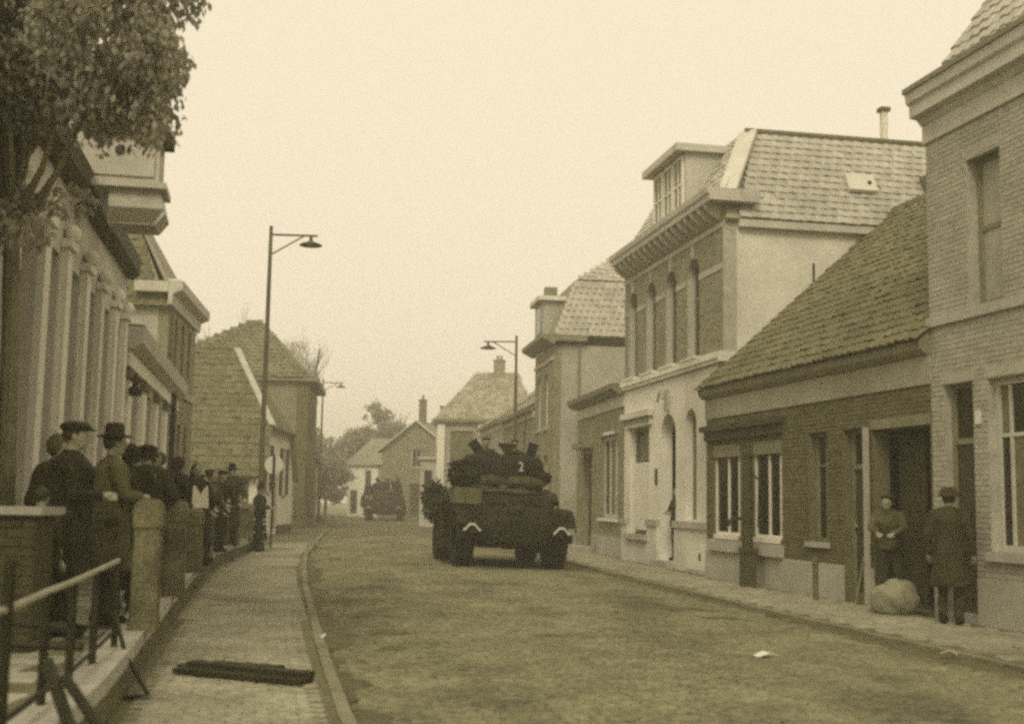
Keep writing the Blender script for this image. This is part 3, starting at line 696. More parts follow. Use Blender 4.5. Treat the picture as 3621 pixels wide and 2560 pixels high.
# tall gabled house behind it with a mansard roof
h, L = house('mansard_house', (0.95,48.2), (1.54,44.0), 'tall pale house with tiled mansard roof and street dormer beyond the narrow house')
ops = [(0.5,1.4,4.25,6.3),(2.2,3.1,4.25,6.3),(0.5,1.4,1.1,3.3),(2.2,3.2,0.15,3.2)]
wall(h, L, -0.2, 7.25, ops, M['far_brick']); body(h, L, 8, 7.25, M['plaster_grey'])
for x0, x1, z0, z1 in ops[:3]: window(h, x0, x1, z0, z1, 0.10, M['wood_white'], M['glass'], vb=(0.5,), hb=(0.65,), sill=True)
door(h, 2.2, 3.2, 0.15, 3.2, 0.12, M['wood_dark'], M['wood_pale'], 0.6)
box('belt_course', M['stone'], h, 0, L, -0.05, -0.002, 6.68, 6.84)
MB().poly_prism([(-0.4,0.0,7.26),(-0.4,-0.1,7.26),(-0.4,-0.5,7.48),(-0.4,-0.52,7.62),(-0.4,0.0,7.62)], (L+0.7,0,0)).build('cornice', M['wood_mid'], h)
box('cornice_return', M['wood_mid'], h, L+0.0, L+0.28, 0.01, 1.2, 7.38, 7.6)
MB().tube([(L+0.06,0.95,7.3),(L+0.06,0.95,0.2)], 0.05, 6).build('downpipe', M['zinc'], h)
rf = slab('roof', M['tile_far'], h, [(L+0.1,-0.1,7.6),(L+0.1,8.0,7.6),(L-0.95,8.0,9.85),(L-0.95,0.95,9.85)], 0.06)
tiles(h, rf, (L+0.12,0.0,7.6), (0,1,0), (-1.05,0,2.25), lambda v: v/2.48*0.95, 8.0, 2.45, M['tile'], 0.25, 0.27, 60)
slab('roof', M['tile_far'], h, [(-0.1,-0.1,7.6),(L+0.1,-0.1,7.6),(L-0.95,0.95,9.85),(0.0,0.95,9.85)], 0.06)
rt = slab('roof', M['tile_far'], h, [(L-0.95,0.95,9.86),(L-0.95,8.0,9.86),(L-2.2,8.0,11.0),(L-2.2,2.6,11.0)], 0.05)
tiles(h, rt, (L-0.95,0.95,9.88), (0,1,0), (-1.25,0,1.14), lambda v: v/1.69*1.65, 7.0, 1.65, M['tile'], 0.25, 0.27, 0)
slab('roof', M['tile_far'], h, [(0.0,0.95,9.86),(L-0.95,0.95,9.86),(L-2.2,2.6,11.0),(0.0,2.6,11.0)], 0.05)
box('party_wall', M['far_brick'], h, 0.01, 0.2, 0.3, 8, 7.3, 9.8)
d = box('dormer', M['plaster_grey'], h, 1.3, 3.2, -0.25, 1.3, 7.63, 9.05)
MB().poly_prism([(1.1,-0.45,9.06),(3.4,-0.45,9.06),(3.3,-0.45,9.24),(1.2,-0.45,9.24)], (0,1.9,0)).build('roof', M['wood_pale'], d)
box('window', M['glass'], d, 1.7, 2.8, -0.27, -0.252, 7.9, 8.9)
box('stack', M['far_brick'], d, 2.7, 3.15, -0.15, 0.3, 9.245, 9.6)

# row of lower houses beyond
for i, (A, B, eave, lab) in enumerate((((-0.35,57.0),(0.92,48.3),5.15,'low tiled house just beyond the tall mansard house'), ((-1.6,66.0),(-0.36,57.1),5.25,'low tiled house beside the white pier house'))):
    h, L = house('terraced_house', A, B, lab); ops = [(1.0+k*2.0, 1.9+k*2.0, 1.1 if k != 1 else 0.15, 3.1) for k in range(4)]
    wall(h, L, -0.2, eave-0.3, ops, M['far_brick'] if i == 0 else M['plaster_grey']); body(h, L, 8, eave-0.3, M['far_brick'])
    for k, (x0, x1, z0, z1) in enumerate(ops):
        if k == 1: door(h, x0, x1, z0, z1, 0.12, M['wood_dark'], M['wood_pale'], 0.5, False)
        else: window(h, x0, x1, z0, z1, 0.10, M['wood_white'], M['glass'], vb=(0.5,), hb=(0.66,), sill=True)
    box('frieze', M['wood_white'] if i else M['wood_pale'], h, 0, L, -0.05, 0.25, eave-0.29, eave-0.05); box('gutter', M['zinc'], h, -0.1, L, -0.3, 0.0, eave-0.045, eave+0.06)
    rf = slab('roof', M['tile_far'], h, [(-0.1,-0.2,eave+0.07),(L,-0.2,eave+0.07),(L,4.0,eave+3.0),(-0.1,4.0,eave+3.0)], 0.08)
    tiles(h, rf, (-0.1,-0.25,eave+0.08), (1,0,0), (0,4.2,2.93), 0, L, 5.0, M['tile_far'], 0.25, 0.32, 0)
    slab('roof', M['tile_far'], h, [(L,8,eave),(-0.1,8,eave),(-0.1,4.05,eave+3.0),(L,4.05,eave+3.0)], 0.08)
    for xx in (0.02, L-0.22): MB().poly_prism([(xx,0.2,eave-0.31),(xx,7.9,eave-0.31),(xx,7.9,eave),(xx,4.0,eave+2.85),(xx,0.2,eave+0.15)], (0.2,0,0)).build('gable', M['far_brick'], h)
    if i == 0: chimney(h, 0.6, 4.0, eave+2.4, eave+4.0, 0.5, M['far_brick'], 1)

# big hipped house behind the row
h, L = house('hipped_house', (-5.4,86.0), (1.6,85.4), 'large distant house with hipped roof and twin-pot chimney')
wall(h, L, -0.2, 6.9, [(1.0+k*1.5, 1.9+k*1.5, 4.4, 6.2) for k in range(4)], M['plaster_grey']); body(h, L, 9, 6.9, M['plaster_grey'])
for k in range(4): window(h, 1.0+k*1.5, 1.9+k*1.5, 4.4, 6.2, 0.1, M['wood_white'], M['glass'], vb=(0.5,))
rf = slab('roof', M['tile_far'], h, [(-0.35,-0.35,6.85),(L+0.35,-0.35,6.85),(5.5,4.5,10.95),(2.3,4.5,10.95)], 0.1)
tiles(h, rf, (-0.35,-0.35,6.88), (1,0,0), (0,4.85,4.1), lambda v: v/6.35*2.65, lambda v: L+0.7-v/6.35*1.8, 6.3, M['tile_far'], 0.3, 0.34, 0)
slab('roof', M['tile_far'], h, [(-0.35,9.3,6.85),(-0.35,-0.35,6.85),(2.3,4.5,10.95)], 0.1); slab('roof', M['tile_far'], h, [(L+0.35,-0.35,6.85),(L+0.35,9.3,6.85),(5.5,4.5,10.95)], 0.1)
slab('roof', M['tile_far'], h, [(L+0.35,9.3,6.85),(-0.35,9.3,6.85),(2.3,4.5,10.95),(5.5,4.5,10.95)], 0.1)
chimney(h, 4.1, 4.4, 10.2, 11.9, 0.80, M['far_brick'], 2)

# white house with piers facing down the street
h, L = house('white_pier_house', (-4.1,66.9), (-1.30,66.4), 'white house front with two pale piers and dark window behind the near armoured car')
ops = [(0.75,2.1,3.35,5.3),(0.9,1.7,0.15,2.6)]
wall(h, L, -0.2, 5.75, ops, M['plaster_grey']); body(h, L, 9, 5.75, M['plaster_grey'])
window(h, 0.75, 2.1, 3.35, 5.3, 0.05, M['wood_mid'], M['curtain'], vb=(0.5,), hb=(0.5,)); door(h, 0.9, 1.7, 0.15, 2.6, 0.12, panels=False)
for x0 in (0.04, 2.35): box('pier', M['whitewash'], h, x0, x0+0.42, -0.14, -0.002, 0.0, 5.72)
box('cornice', M['wood_mid'], h, -0.2, L+0.2, -0.3, 0.4, 5.76, 5.95)
slab('roof', M['tile_far'], h, [(-0.2,-0.2,5.96),(L+0.2,-0.2,5.96),(L+0.2,9,6.3),(-0.2,9,6.3)], 0.08)
wg = box('annexe', M['plaster_old'], h, -1.0, -0.004, 0.3, 5, -0.2, 3.7)
box('window', M['glass'], wg, -0.75, -0.3, 0.27, 0.298, 1.6, 3.1); box('cornice', M['wood_pale'], wg, -1.1, -0.004, 0.15, 5.1, 3.702, 3.85)

# gabled house at the bend
h, L = house('gabled_house', (-10.3,96.5), (-4.6,95.0), 'distant gabled house with pale verge boards and two chimneys at the bend')
ops = [(0.8,1.6,1.1,2.9),(2.4,3.3,0.15,2.7),(4.1,5.0,1.1,2.9),(2.5,3.3,4.0,5.4)]
wall(h, L, -0.2, 5.4, ops, M['far_brick']); body(h, L, 10, 5.4, M['far_brick'])
for k, o_ in enumerate(ops):
    if k == 1: door(h, *o_, 0.12, panels=False)
    else: window(h, *o_, 0.1, M['wood_white'], M['glass'], vb=(0.5,))
MB().poly_prism([(0,0.01,5.41),(L,0.01,5.41),(L/2,0.01,7.6)], (0,0.25,0)).build('gable', M['far_brick'], h)
for s in (0, 1):
    a, b = ((-0.35,5.2),(L/2,7.72)) if s == 0 else ((L+0.35,5.2),(L/2,7.72))
    pts = [(a[0],-0.3,a[1]),(b[0],-0.3,b[1]),(b[0],10,b[1]),(a[0],10,a[1])]
    slab('roof', M['tile_far'], h, pts if s == 1 else pts[::-1], 0.10)
    MB().bar((a[0],-0.33,a[1]-0.02),(b[0],-0.33,b[1]-0.02),0.06,0.20,(0,-1,0)).build('verge_board', M['wood_white'], h)
chimney(h, 2.95, 1.2, 7.2, 9.4, 0.5, M['far_brick_dark'], 1); chimney(h, 4.0, 4.0, 7.0, 9.1, 0.75, M['far_brick'], 0)
# white house at the end of the street
h, L = house('white_cottage', (-14.7,109.0), (-11.6,108.2), 'small white cottage at the far end of the street')
ops = [(1.7,2.3,2.2,4.0),(0.3,1.0,0.1,2.2)]
wall(h, L, -0.2, 4.5, ops, M['whitewash']); body(h, L, 7, 4.5, M['plaster_grey']); window(h, *ops[0], 0.1, M['wood_mid'], M['glass'], vb=(0.5,)); door(h, *ops[1], 0.12, panels=False)
slab('roof', M['tile_far'], h, [(-0.4,-0.3,4.45),(L+0.4,-0.3,4.45),(L-0.3,3.5,7.0),(0.9,3.5,7.0)], 0.1); slab('roof', M['tile_far'], h, [(L+0.4,7.3,4.45),(-0.4,7.3,4.45),(0.9,3.5,7.0),(L-0.3,3.5,7.0)], 0.1)
slab('roof', M['tile_far'], h, [(-0.4,7.3,4.45),(-0.4,-0.3,4.45),(0.9,3.5,7.0)], 0.1); slab('roof', M['tile_far'], h, [(L+0.4,-0.3,4.45),(L+0.4,7.3,4.45),(L-0.3,3.5,7.0)], 0.1)
h, L = house('long_house', (-11.4,104.0), (-9.9,100.5), 'grey distant house between the white cottage and the gabled house')
wall(h, L, -0.2, 4.4, [(1.0,1.9,1.1,2.9)], M['plaster_grey']); body(h, L, 7, 4.4, M['plaster_grey']); window(h, 1.0,1.9,1.1,2.9, 0.1, vb=(0.5,))
slab('roof', M['tile_far'], h, [(-0.2,-0.3,4.4),(L+0.2,-0.3,4.4),(L+0.2,3.5,6.6),(-0.2,3.5,6.6)], 0.1); slab('roof', M['tile_far'], h, [(L+0.2,7.3,4.4),(-0.2,7.3,4.4),(-0.2,3.5,6.6),(L+0.2,3.5,6.6)], 0.1)
for xx in (0.02, L-0.22): MB().poly_prism([(xx,0.0,4.41),(xx,7,4.41),(xx,3.5,6.45)], (0.2,0,0)).build('gable', M['plaster_grey'], h)

for A, B, e, lab in (((-13.6,84.4),(-16.8,95.0),3.9,'hazy low house on the left where the street turns away'),):
    h, L = house('low_cottage', A, B, lab); ops = [(0.8,1.6,1.1,2.8),(2.5,3.4,0.15,2.6),(4.4,5.3,1.1,2.8),(7.0,7.9,1.1,2.8)]
    wall(h, L, -0.2, e, ops, M['far_brick_dark']); body(h, L, 7, e, M['far_brick'])
    for k, q in enumerate(ops):
        if k == 1: door(h, *q, 0.12, panels=False)
        else: window(h, *q, 0.1, M['wood_white'], M['glass'], vb=(0.5,))
    slab('roof', M['tile_far'], h, [(-0.2,-0.3,e+0.05),(L+0.2,-0.3,e+0.05),(L+0.2,3.5,e+2.4),(-0.2,3.5,e+2.4)], 0.1); slab('roof', M['tile_far'], h, [(L+0.2,7.2,e),(-0.2,7.2,e),(-0.2,3.55,e+2.4),(L+0.2,3.55,e+2.4)], 0.1)
    for xx in (0.02, L-0.22): MB().poly_prism([(xx,0.0,e+0.01),(xx,7,e+0.01),(xx,3.5,e+2.2)], (0.2,0,0)).build('gable', M['plaster_grey'], h)

# ------------------------------------------------------------------ LEFT SIDE
def flx(y): return -2.6-0.2*y
h, L = house('shuttered_house', (flx(8),8.0), (flx(20.6),20.6), 'pale house with tall narrow windows and wooden oriel at the left edge')
wx = [(2.2,3.1),(3.85,4.85),(5.25,6.2),(6.75,7.75),(8.30,9.20),(9.75,10.85),(11.42,12.15)]
ops = [(a, b, 0.95, 4.32) for a, b in wx]
wall(h, L, -0.2, 5.2, ops, M['plaster_old']); body(h, L, 8, 5.2, M['plaster_old'])
for a, b in wx:
    window(h, a, b, 0.95, 4.32, 0.15, M['wood_dark'], M['glass'], vb=(0.5,), hb=(0.33,0.68), fw=0.07, sill=True)
pw = [1.8] + [(wx[i][1]+wx[i+1][0])/2 for i in range(6)] + [12.45]
for x in pw:
    box('pilaster', M['plaster_white'], h, x-0.20, x+0.14, -0.09, -0.002, 0.3, 4.42)
    MB().box(x-0.26,x+0.20,-0.14,-0.003,4.423,4.52).ell((x-0.03,-0.10,4.62),(0.12,0.10,0.12)).build('capital', M['plaster_white'], h)
box('plinth', M['stone_dark'], h, 0, L, -0.06, -0.002, -0.2, 0.88)
MB().poly_prism([(0,0.0,5.21),(0,-0.1,5.21),(0,-0.20,5.30),(0,-0.22,5.55),(0,0.0,5.55)], (L+0.05,0,0)).build('gutter', M['wood_dark'], h)
slab('roof', M['tile_far'], h, [(0,-0.2,5.56),(L+0.05,-0.2,5.56),(L+0.05,4.0,7.4),(0,4.0,7.4)], 0.1); slab('roof', M['tile_far'], h, [(L+0.2,8,5.5),(0,8,5.5),(0,4.05,7.4),(L+0.2,4.05,7.4)], 0.1)
MB().poly_prism([(L-0.25,0.2,5.21),(L-0.25,7.9,5.21),(L-0.25,4.0,7.2)], (0.2,0,0)).build('gable', M['plaster_grey'], h)
# oriel
ox0, ox1, oy = 6.93, 7.55, -1.02
o_ = box('oriel', M['wood_pale'], h, ox0, ox1, oy, -0.004, 5.42, 6.05)
MB().poly_prism([(ox0,-0.42,4.90),(ox0,oy+0.02,4.90),(ox0,oy-0.10,5.06),(ox0,oy-0.08,5.14),(ox0,oy,5.44),(ox0,-0.42,5.44)], (ox1-ox0,0,0)).build('skirt', M['wood_pale'], o_)
MB().poly_prism([(ox0-0.004,-0.44,4.92),(ox0-0.004,oy+0.05,4.92),(ox0-0.16,oy-0.1,5.08),(ox0-0.16,-0.44,5.08)], (0.02,0,0)).build('skirt_board', M['wood_pale'], o_)
box('ledge', M['wood_pale'], o_, ox0-0.10, ox1+0.06, oy-0.10, -0.1, 5.36, 5.44)
box('ledge', M['wood_dark'], o_, ox0-0.08, ox1+0.06, oy-0.12, -0.1, 6.053, 6.16)
for x in (ox0, ox0+0.3, ox1-0.07): box('post', M['wood_mid'], o_, x, x+0.07, oy, oy+0.08, 6.163, 6.9)
for y_ in (-0.75,-0.42,-0.10): box('post', M['wood_pale'], o_, ox0, ox0+0.08, y_, y_+0.08, 6.163, 6.9)
box('pane', M['curtain'], o_, ox0+0.03, ox0+0.04, oy+0.08, -0.02, 6.165, 6.9); box('pane', M['curtain'], o_, ox0+0.08, ox1-0.07, oy+0.03, oy+0.04, 6.165, 6.9)
box('roof', M['zinc'], o_, ox0-0.1, ox1+0.1, oy-0.1, 3.0, 6.903, 7.0); box('rear_wall', M['plaster_grey'], o_, ox0+0.05, ox1, 0.0, 3.0, 6.1, 6.9)
box('panel', M['wood_pale'], o_, ox0-0.03, ox0-0.004, oy+0.06, -0.06, 5.52, 5.96)

h, L = house('cornice_house', (flx(20.75),20.75), (flx(32.0),32.0), 'low house with heavy dark cornice over pale window piers on the left')
wx = [(1.2,2.5),(3.8,5.2),(6.5,7.7),(9.3,10.5)]; ops = [(a, b, 1.0, 3.55) for a, b in wx]
wall(h, L, -0.2, 3.72, ops, M['plaster_old']); body(h, L, 8, 3.72, M['plaster_grey'])
for a, b in wx: window(h, a, b, 1.0, 3.55, 0.14, M['wood_dark'], M['glass'], vb=(0.5,), hb=(0.66,), sill=True)
for x in (0.5, 3.15, 5.85, 8.3): box('pilaster', M['plaster_white'], h, x-0.3, x+0.3, -0.08, -0.002, 0.9, 3.5); box('capital', M['stone_dark'], h, x-0.36, x+0.36, -0.12, -0.002, 3.503, 3.66)
box('frieze', M['plaster_white'], h, 0, L, -0.10, 0.2, 3.724, 4.0)
MB().poly_prism([(-0.1,0.0,4.003),(-0.1,-0.15,4.003),(-0.1,-0.30,4.12),(-0.1,-0.34,4.40),(-0.1,0.0,4.40)], (L+0.2,0,0)).build('cornice', M['wood_pale'], h)
slab('roof', M['zinc'], h, [(-0.1,-0.32,4.43),(L+0.1,-0.32,4.43),(L+0.1,8.0,4.7),(-0.1,8.0,4.7)], 0.02)
MB().tube([(9.2,-0.16,4.0),(9.2,-0.16,0.2)], 0.07, 6).build('downpipe', M['iron'], h)
MB().lathe([(0.0,0),(0.10,0),(0.12,0.12),(0.05,0.2),(0.09,0.3),(0.0,0.42)], (0.15,-0.2,3.2), n=8).build('wall_lantern', M['iron'], h)

h, L = house('tall_hipped_house', (-9.27,32.05), (-9.9,37.2), 'tall plastered house with hipped tiled roof behind the cornice house')
ops = [(c-0.28, c+0.28, 4.95, 6.40, 0.2) for c in (1.3,2.6,3.9)] + [(c-0.3, c+0.3, 1.9, 3.5) for c in (1.3,2.6,3.9)]
wall(h, L, -0.2, 6.55, ops, M['far_brick']); body(h, L, 8, 6.55, M['plaster_grey'])
for q in ops: window(h, *q[:4], 0.12, M['wood_dark'], M['glass'], vb=(0.5,))
box('corner_pier', M['brick_dark'], h, -0.03, 0.5, -0.04, -0.002, -0.2, 6.5); box('belt_course', M['stone'], h, 0.0, L, -0.07, -0.041, 4.30, 4.48)
MB().poly_prism([(-0.35,0.0,6.56),(-0.35,-0.1,6.56),(-0.35,-0.12,6.85),(-0.35,-0.36,6.96),(-0.35,-0.38,7.20),(-0.35,0.0,7.20)], (L+0.6,0,0)).build('cornice', M['wood_pale'], h)
box('cornice_return', M['wood_pale'], h, -0.34, -0.0, 0.01, 0.9, 6.9, 7.18)
rf = slab('roof', M['tile_far'], h, [(-0.15,8.1,6.5),(-0.15,0.0,6.5),(2.4,1.9,10.6),(2.4,5.6,10.6)], 0.08)
tiles(h, rf, (-0.2,8.1,6.5), (0,-1,0), (2.55,0,4.1), lambda v: v/4.83*2.5, lambda v: 8.1-v/4.83*1.9, 4.8, M['tile_dark'], 0.25, 0.30, 120)
slab('roof', M['tile_far'], h, [(-0.15,-0.05,7.0),(L+0.2,-0.05,7.0),(2.4,1.9,10.6)], 0.08); slab('roof', M['tile_far'], h, [(L+0.2,0.0,6.5),(L+0.2,8.1,6.5),(2.4,5.6,10.6),(2.4,1.9,10.6)], 0.08); slab('roof', M['tile_far'], h, [(L+0.2,8.1,6.5),(-0.15,8.1,6.5),(2.4,5.6,10.6)], 0.08)
box('roof_box', M['wood_white'], h, 0.3, 1.3, -0.2, 0.2, 7.205, 7.36)

# low barn-like house with a big tiled roof and white front
h, L = house('barn_house', (-9.4,44.8), (-9.55,53.0), 'barn-like house with huge mossy tiled roof and whitewashed shuttered front')
ops = [(1.75,2.55,1.7,3.5),(3.5,4.4,0.15,2.6),(5.3,6.3,1.6,3.5)]
zcap = 4.3
def gz(x): return 2.55 + min(x, 8.2-x)*1.18
mbw = wall(h, 6.75, -0.2, zcap, ops, M['whitewash'], name='wall', x_start=1.48)
for xa, xb, za, zb in ((0.0,1.476,gz(0),gz(1.476)),(6.754,8.2,gz(6.754),gz(8.2))):
    MB().poly_prism([(xa,0,-0.2),(xb,0,-0.2),(xb,0,zb),(xa,0,za)], (0,0.28,0)).build('wall', M['whitewash'], h)
body(h, L, 13, 2.4, M['far_brick_dark'])
for k in (0, 2):
    x0, x1, z0, z1 = ops[k]; window(h, x0, x1, z0, z1, 0.10, M['wood_white'], M['glass'], vb=(0.5,), hb=(0.66,), sill=True)
    for xs_ in (x0-0.52, x1+0.02): box('shutter', M['wood_dark'], h, xs_, xs_+0.5, -0.05, -0.004, z0, z1)
door(h, 3.5, 4.4, 0.15, 2.6, 0.10, M['wood_dark'], M['wood_mid'], 0.5); box('plinth', M['stone_dark'], h, 4.45, 8.2, -0.04, -0.002, -0.2, 0.35)
rp = [(-0.3,-0.25,2.2),(1.36,-0.25,4.18),(4.1,1.8,7.42),(4.1,13.2,7.42),(-0.3,13.2,2.2)]
rf = MB().poly_prism(rp, (0.07,0,-0.06)).build('roof', M['tile_far'], h)
vl = math.hypot(4.4,5.22)
tiles(h, rf, (-0.34,13.0,2.2), (0,-1,0), (4.4,0,5.22), 0.0, lambda v: 13.25 if v < vl*0.38 else 13.25-(v-vl*0.38)/(vl*0.62)*2.05, vl, M['tile_dark'], 0.25, 0.33, 300, jit=0.012)
MB().poly_prism([(8.5,-0.25,2.2),(6.84,-0.25,4.18),(4.1,1.8,7.42),(4.1,13.2,7.42),(8.5,13.2,2.2)], (-0.07,0,-0.06)).build('roof', M['tile_far'], h)
slab('hip', M['tile_dark'], h, [(1.32,-0.30,4.16),(6.88,-0.30,4.16),(4.1,1.84,7.46)], 0.06)
MB().bar((1.30,-0.27,4.22),(4.05,1.80,7.50),0.26,0.07,(-0.7,-0.6,0.6)).build('hip_tiles', M['wood_pale'], h)
MB().tube([(4.1,1.8,7.48),(4.1,13,7.48)], 0.10, 8).build('ridge_tiles', M['tile_dark'], h)
box('eave_board', M['wood_dark'], h, 1.35, 6.85, -0.30, -0.25, 4.05, 4.15)

# house behind it with a pyramid roof
h, L = house('pyramid_roof_house', (-9.87,58.0), (-10.7,66.0), 'two-storey house with steep dark pyramid roof rising behind the barn roof')
ops = [(1.0,1.9,4.3,6.2),(3.2,4.1,4.3,6.2),(5.4,6.3,4.3,6.2),(1.0,1.9,1.1,3.0),(3.2,4.1,0.15,2.9),(5.4,6.3,1.1,3.0)]
wall(h, L, -0.2, 7.05, ops, M['far_brick_dark']); body(h, L, 8.5, 7.05, M['far_brick'])
for k, q in enumerate(ops):
    if k == 4: door(h, *q, 0.12, panels=False)
    else: window(h, *q, 0.1, M['wood_pale'], M['glass'], vb=(0.5,), hb=(0.66,))
box('corner_pier', M['brick_dark'], h, -0.04, 0.5, -0.03, 0.5, -0.1, 7.04)
box('cornice', M['wood_mid'], h, -0.35, L+0.3, -0.45, 0.2, 7.06, 7.34); box('gutter', M['wood_mid'], h, -0.30, -0.0, 0.21, 8.6, 7.06, 7.2)
rf = slab('roof', M['tile_far'], h, [(-0.3,8.7,7.2),(-0.3,-0.2,7.2),(3.6,2.6,10.4),(3.6,3.4,10.4)], 0.1)
tiles(h, rf, (-0.34,8.7,7.22), (0,-1,0), (3.9,0,3.2), lambda v: v/5.04*5.3, lambda v: 8.9-v/5.04*2.8, 5.0, M['tile_dark'], 0.28, 0.34, 150, jit=0.01)
slab('roof', M['tile_far'], h, [(-0.3,-0.2,7.35),(L+0.3,-0.2,7.35),(4.0,2.6,10.4),(3.6,2.6,10.4)], 0.1); slab('roof', M['tile_far'], h, [(L+0.3,-0.2,7.2),(L+0.3,8.7,7.2),(4.0,3.4,10.4),(4.0,2.6,10.4)], 0.1); slab('roof', M['tile_far'], h, [(L+0.3,8.7,7.2),(-0.3,8.7,7.2),(3.6,3.4,10.4),(4.0,3.4,10.4)], 0.1)
MB().tube([(0.1,-0.3,7.2),(0.0,-0.5,8.7)], 0.035, 6).build('flag_staff', M['iron'], h)
for i, (A, B, e, lab) in enumerate((((-11.0,66.6),(-11.9,74.0),3.9,'low dark house next to the pyramid-roof house'), ((-12.0,74.2),(-13.4,84.0),3.7,'farthest low house on the left near the bend'))):
    h, L = house('low_cottage', A, B, lab); ops = [(0.8,1.6,1.1,2.8),(2.5,3.4,0.15,2.6),(4.4,5.3,1.1,2.8)]
    wall(h, L, -0.2, e, ops, M['far_brick_dark'] if i == 0 else M['plaster_grey']); body(h, L, 7, e, M['far_brick'])
    for k, q in enumerate(ops):
        if k == 1: door(h, *q, 0.12, panels=False)
        else: window(h, *q, 0.1, M['wood_white'], M['glass'], vb=(0.5,))
    slab('roof', M['tile_far'], h, [(-0.2,-0.3,e+0.05),(L+0.2,-0.3,e+0.05),(L+0.2,3.5,e+2.4),(-0.2,3.5,e+2.4)], 0.1); slab('roof', M['tile_far'], h, [(L+0.2,7.2,e),(-0.2,7.2,e),(-0.2,3.55,e+2.4),(L+0.2,3.55,e+2.4)], 0.1)
    for xx in (0.02, L-0.22): MB().poly_prism([(xx,0.0,e+0.01),(xx,7,e+0.01),(xx,3.5,e+2.2)], (0.2,0,0)).build('gable', M['plaster_grey'], h)
# ------------------------------------------------------------------ street furniture
def street_lamp(loc, side, H, label, reach=1.35, rz=0.0):
    t = thing('street_lamp', label, 'street lamp', loc, rz, 'lamps with a single bracket arm')
    MB().tube([(0,0,-0.2),(0,0,1.3),(0,0,1.32),(0,0,H-2),(0,0,H)], [0.10,0.10,0.075,0.06,0.05], 10).build('pole', M['pole'], t, True)
    MB().lathe([(0,-0.1),(0.17,-0.1),(0.17,0.25),(0.11,0.32),(0.10,0.4)], n=10).build('base', M['pole'], t)
    a = MB().tube([(0,0,H-0.25),(side*reach,0,H-0.27)], 0.03, 6).tube([(0,0,H-0.85),(side*reach*0.72,0,H-0.27)], 0.022, 6)
    a.build('arm', M['pole'], t)
    MB().tube([(side*reach*0.86,0,H-0.27),(side*reach*0.86,0,H-0.42)], 0.05, 8).build('lamp_neck', M['pole'], t)
    MB().lathe([(0.05,0.0),(0.10,-0.04),(0.32,-0.13),(0.33,-0.16),(0.28,-0.15),(0.06,-0.06),(0.0,-0.06)], (side*reach*0.86,0,H-0.40), n=16).build('lamp_shade', M['pole'], t, True)
    MB().ell((side*reach*0.86,0,H-0.52), (0.06,0.06,0.09)).build('bulb', M['blind'], t)
    return t
street_lamp((-7.02,34.0,0), 1, 9.25, 'tall street lamp on the left pavement in front of the white shuttered front')
street_lamp((-12.3,78.0,0), 1, 9.2, 'distant left street lamp against the sky above the low cottages')
street_lamp((0.17,49.0,0), -1, 8.25, 'street lamp on the right with its arm reaching left over the road')

t = thing('road_sign', 'round pale road sign on a thin post before the white shuttered front', 'sign', (-6.95,35.4,0))
MB().tube([(0,0,0),(0,0,2.75)], 0.03, 8).build('post', M['iron'], t)
MB().lathe([(0,0),(0.27,0),(0.27,0.02),(0,0.02)], (0,0.05,2.42), 'Y', 24).build('disc', M['enamel'], t)
box('bar', M['iron'], t, -0.035, 0.035, 0.028, 0.046, 2.2, 2.66)
# stone posts with rails along the retaining wall
def stone_post(y, w_, h, label, dx=0.0):
    x = interp(WB, y)+dx; ang = math.atan((interp(WB, y+1)-interp(WB, y-1))/2)
    o = MB(); n = 5; a = w_/2
    prof = [(1.06,0.0),(1.06,0.10),(1.0,0.13),(0.97,h-0.30),(1.0,h-0.27),(1.12,h-0.25),(1.12,h-0.13),(0.98,h-0.06),(0.7,h-0.015),(0.0,h)]
    rings = []
    for s, z in prof:
        ring = []
        for k in range(16):
            t = 2*PI*k/16; c, sn = math.cos(t), math.sin(t); q = 0.22
            m_ = (abs(c)**(2/q*0.5) + abs(sn)**(2/q*0.5))**(-q*1.0)
            ring.append((s*a*c*min(m_,1.32), s*a*sn*min(m_,1.32), z))
        rings.append(ring)
    vs = [p for r in rings for p in r]; fs = []
    for i in range(len(rings)-1):
        for k in range(16): fs.append((i*16+k, i*16+(k+1) % 16, (i+1)*16+(k+1) % 16, (i+1)*16+k))
    me = MB().add(vs, fs).build('stone_post', M['post_stone'], None)
    me.location = (x, y, UP); me.rotation_euler = (0, 0, -ang)
    return tag(me, label, 'post', 'stone posts along the left pavement')
names = ['nearest and biggest rounded stone post on the left wall', 'second rounded stone post from the front, just behind the nearest one', 'third stone post along the left wall, first of the railed ones', 'fourth stone post along the left wall', 'fifth stone post along the left wall', 'sixth stone post along the left wall', 'last stone post, by the man in the long dark coat']
for (y_, w_, h_), lab in zip(((10.55,0.25,1.14),(14.1,0.29,1.12),(18.4,0.26,0.98),(22.0,0.26,0.98),(25.6,0.26,0.98),(29.2,0.26,0.98),(32.6,0.26,0.98)), names): stone_post(y_, w_, h_, lab)
t = thing('post_rail', 'pipe handrail running between the far stone posts on the left', 'railing', (0,0,0))
ry = [18.4,22.0,25.6,29.2,32.6]
for zz in (0.85, 0.45):
    MB().tube([(interp(WB, q)-0.02, q, UP+zz) for q in ry], 0.035, 8).build('rail', M['post_stone'], t)
for q in [18.4+0.6*k for k in range(1, 24)]:
    if min(abs(q-r_) for r_ in ry) > 0.25: MB().tube([(interp(WB, q)-0.02, q, UP),(interp(WB, q)-0.02, q, UP+0.85)], 0.022, 6).build('baluster', M['post_stone'], t)

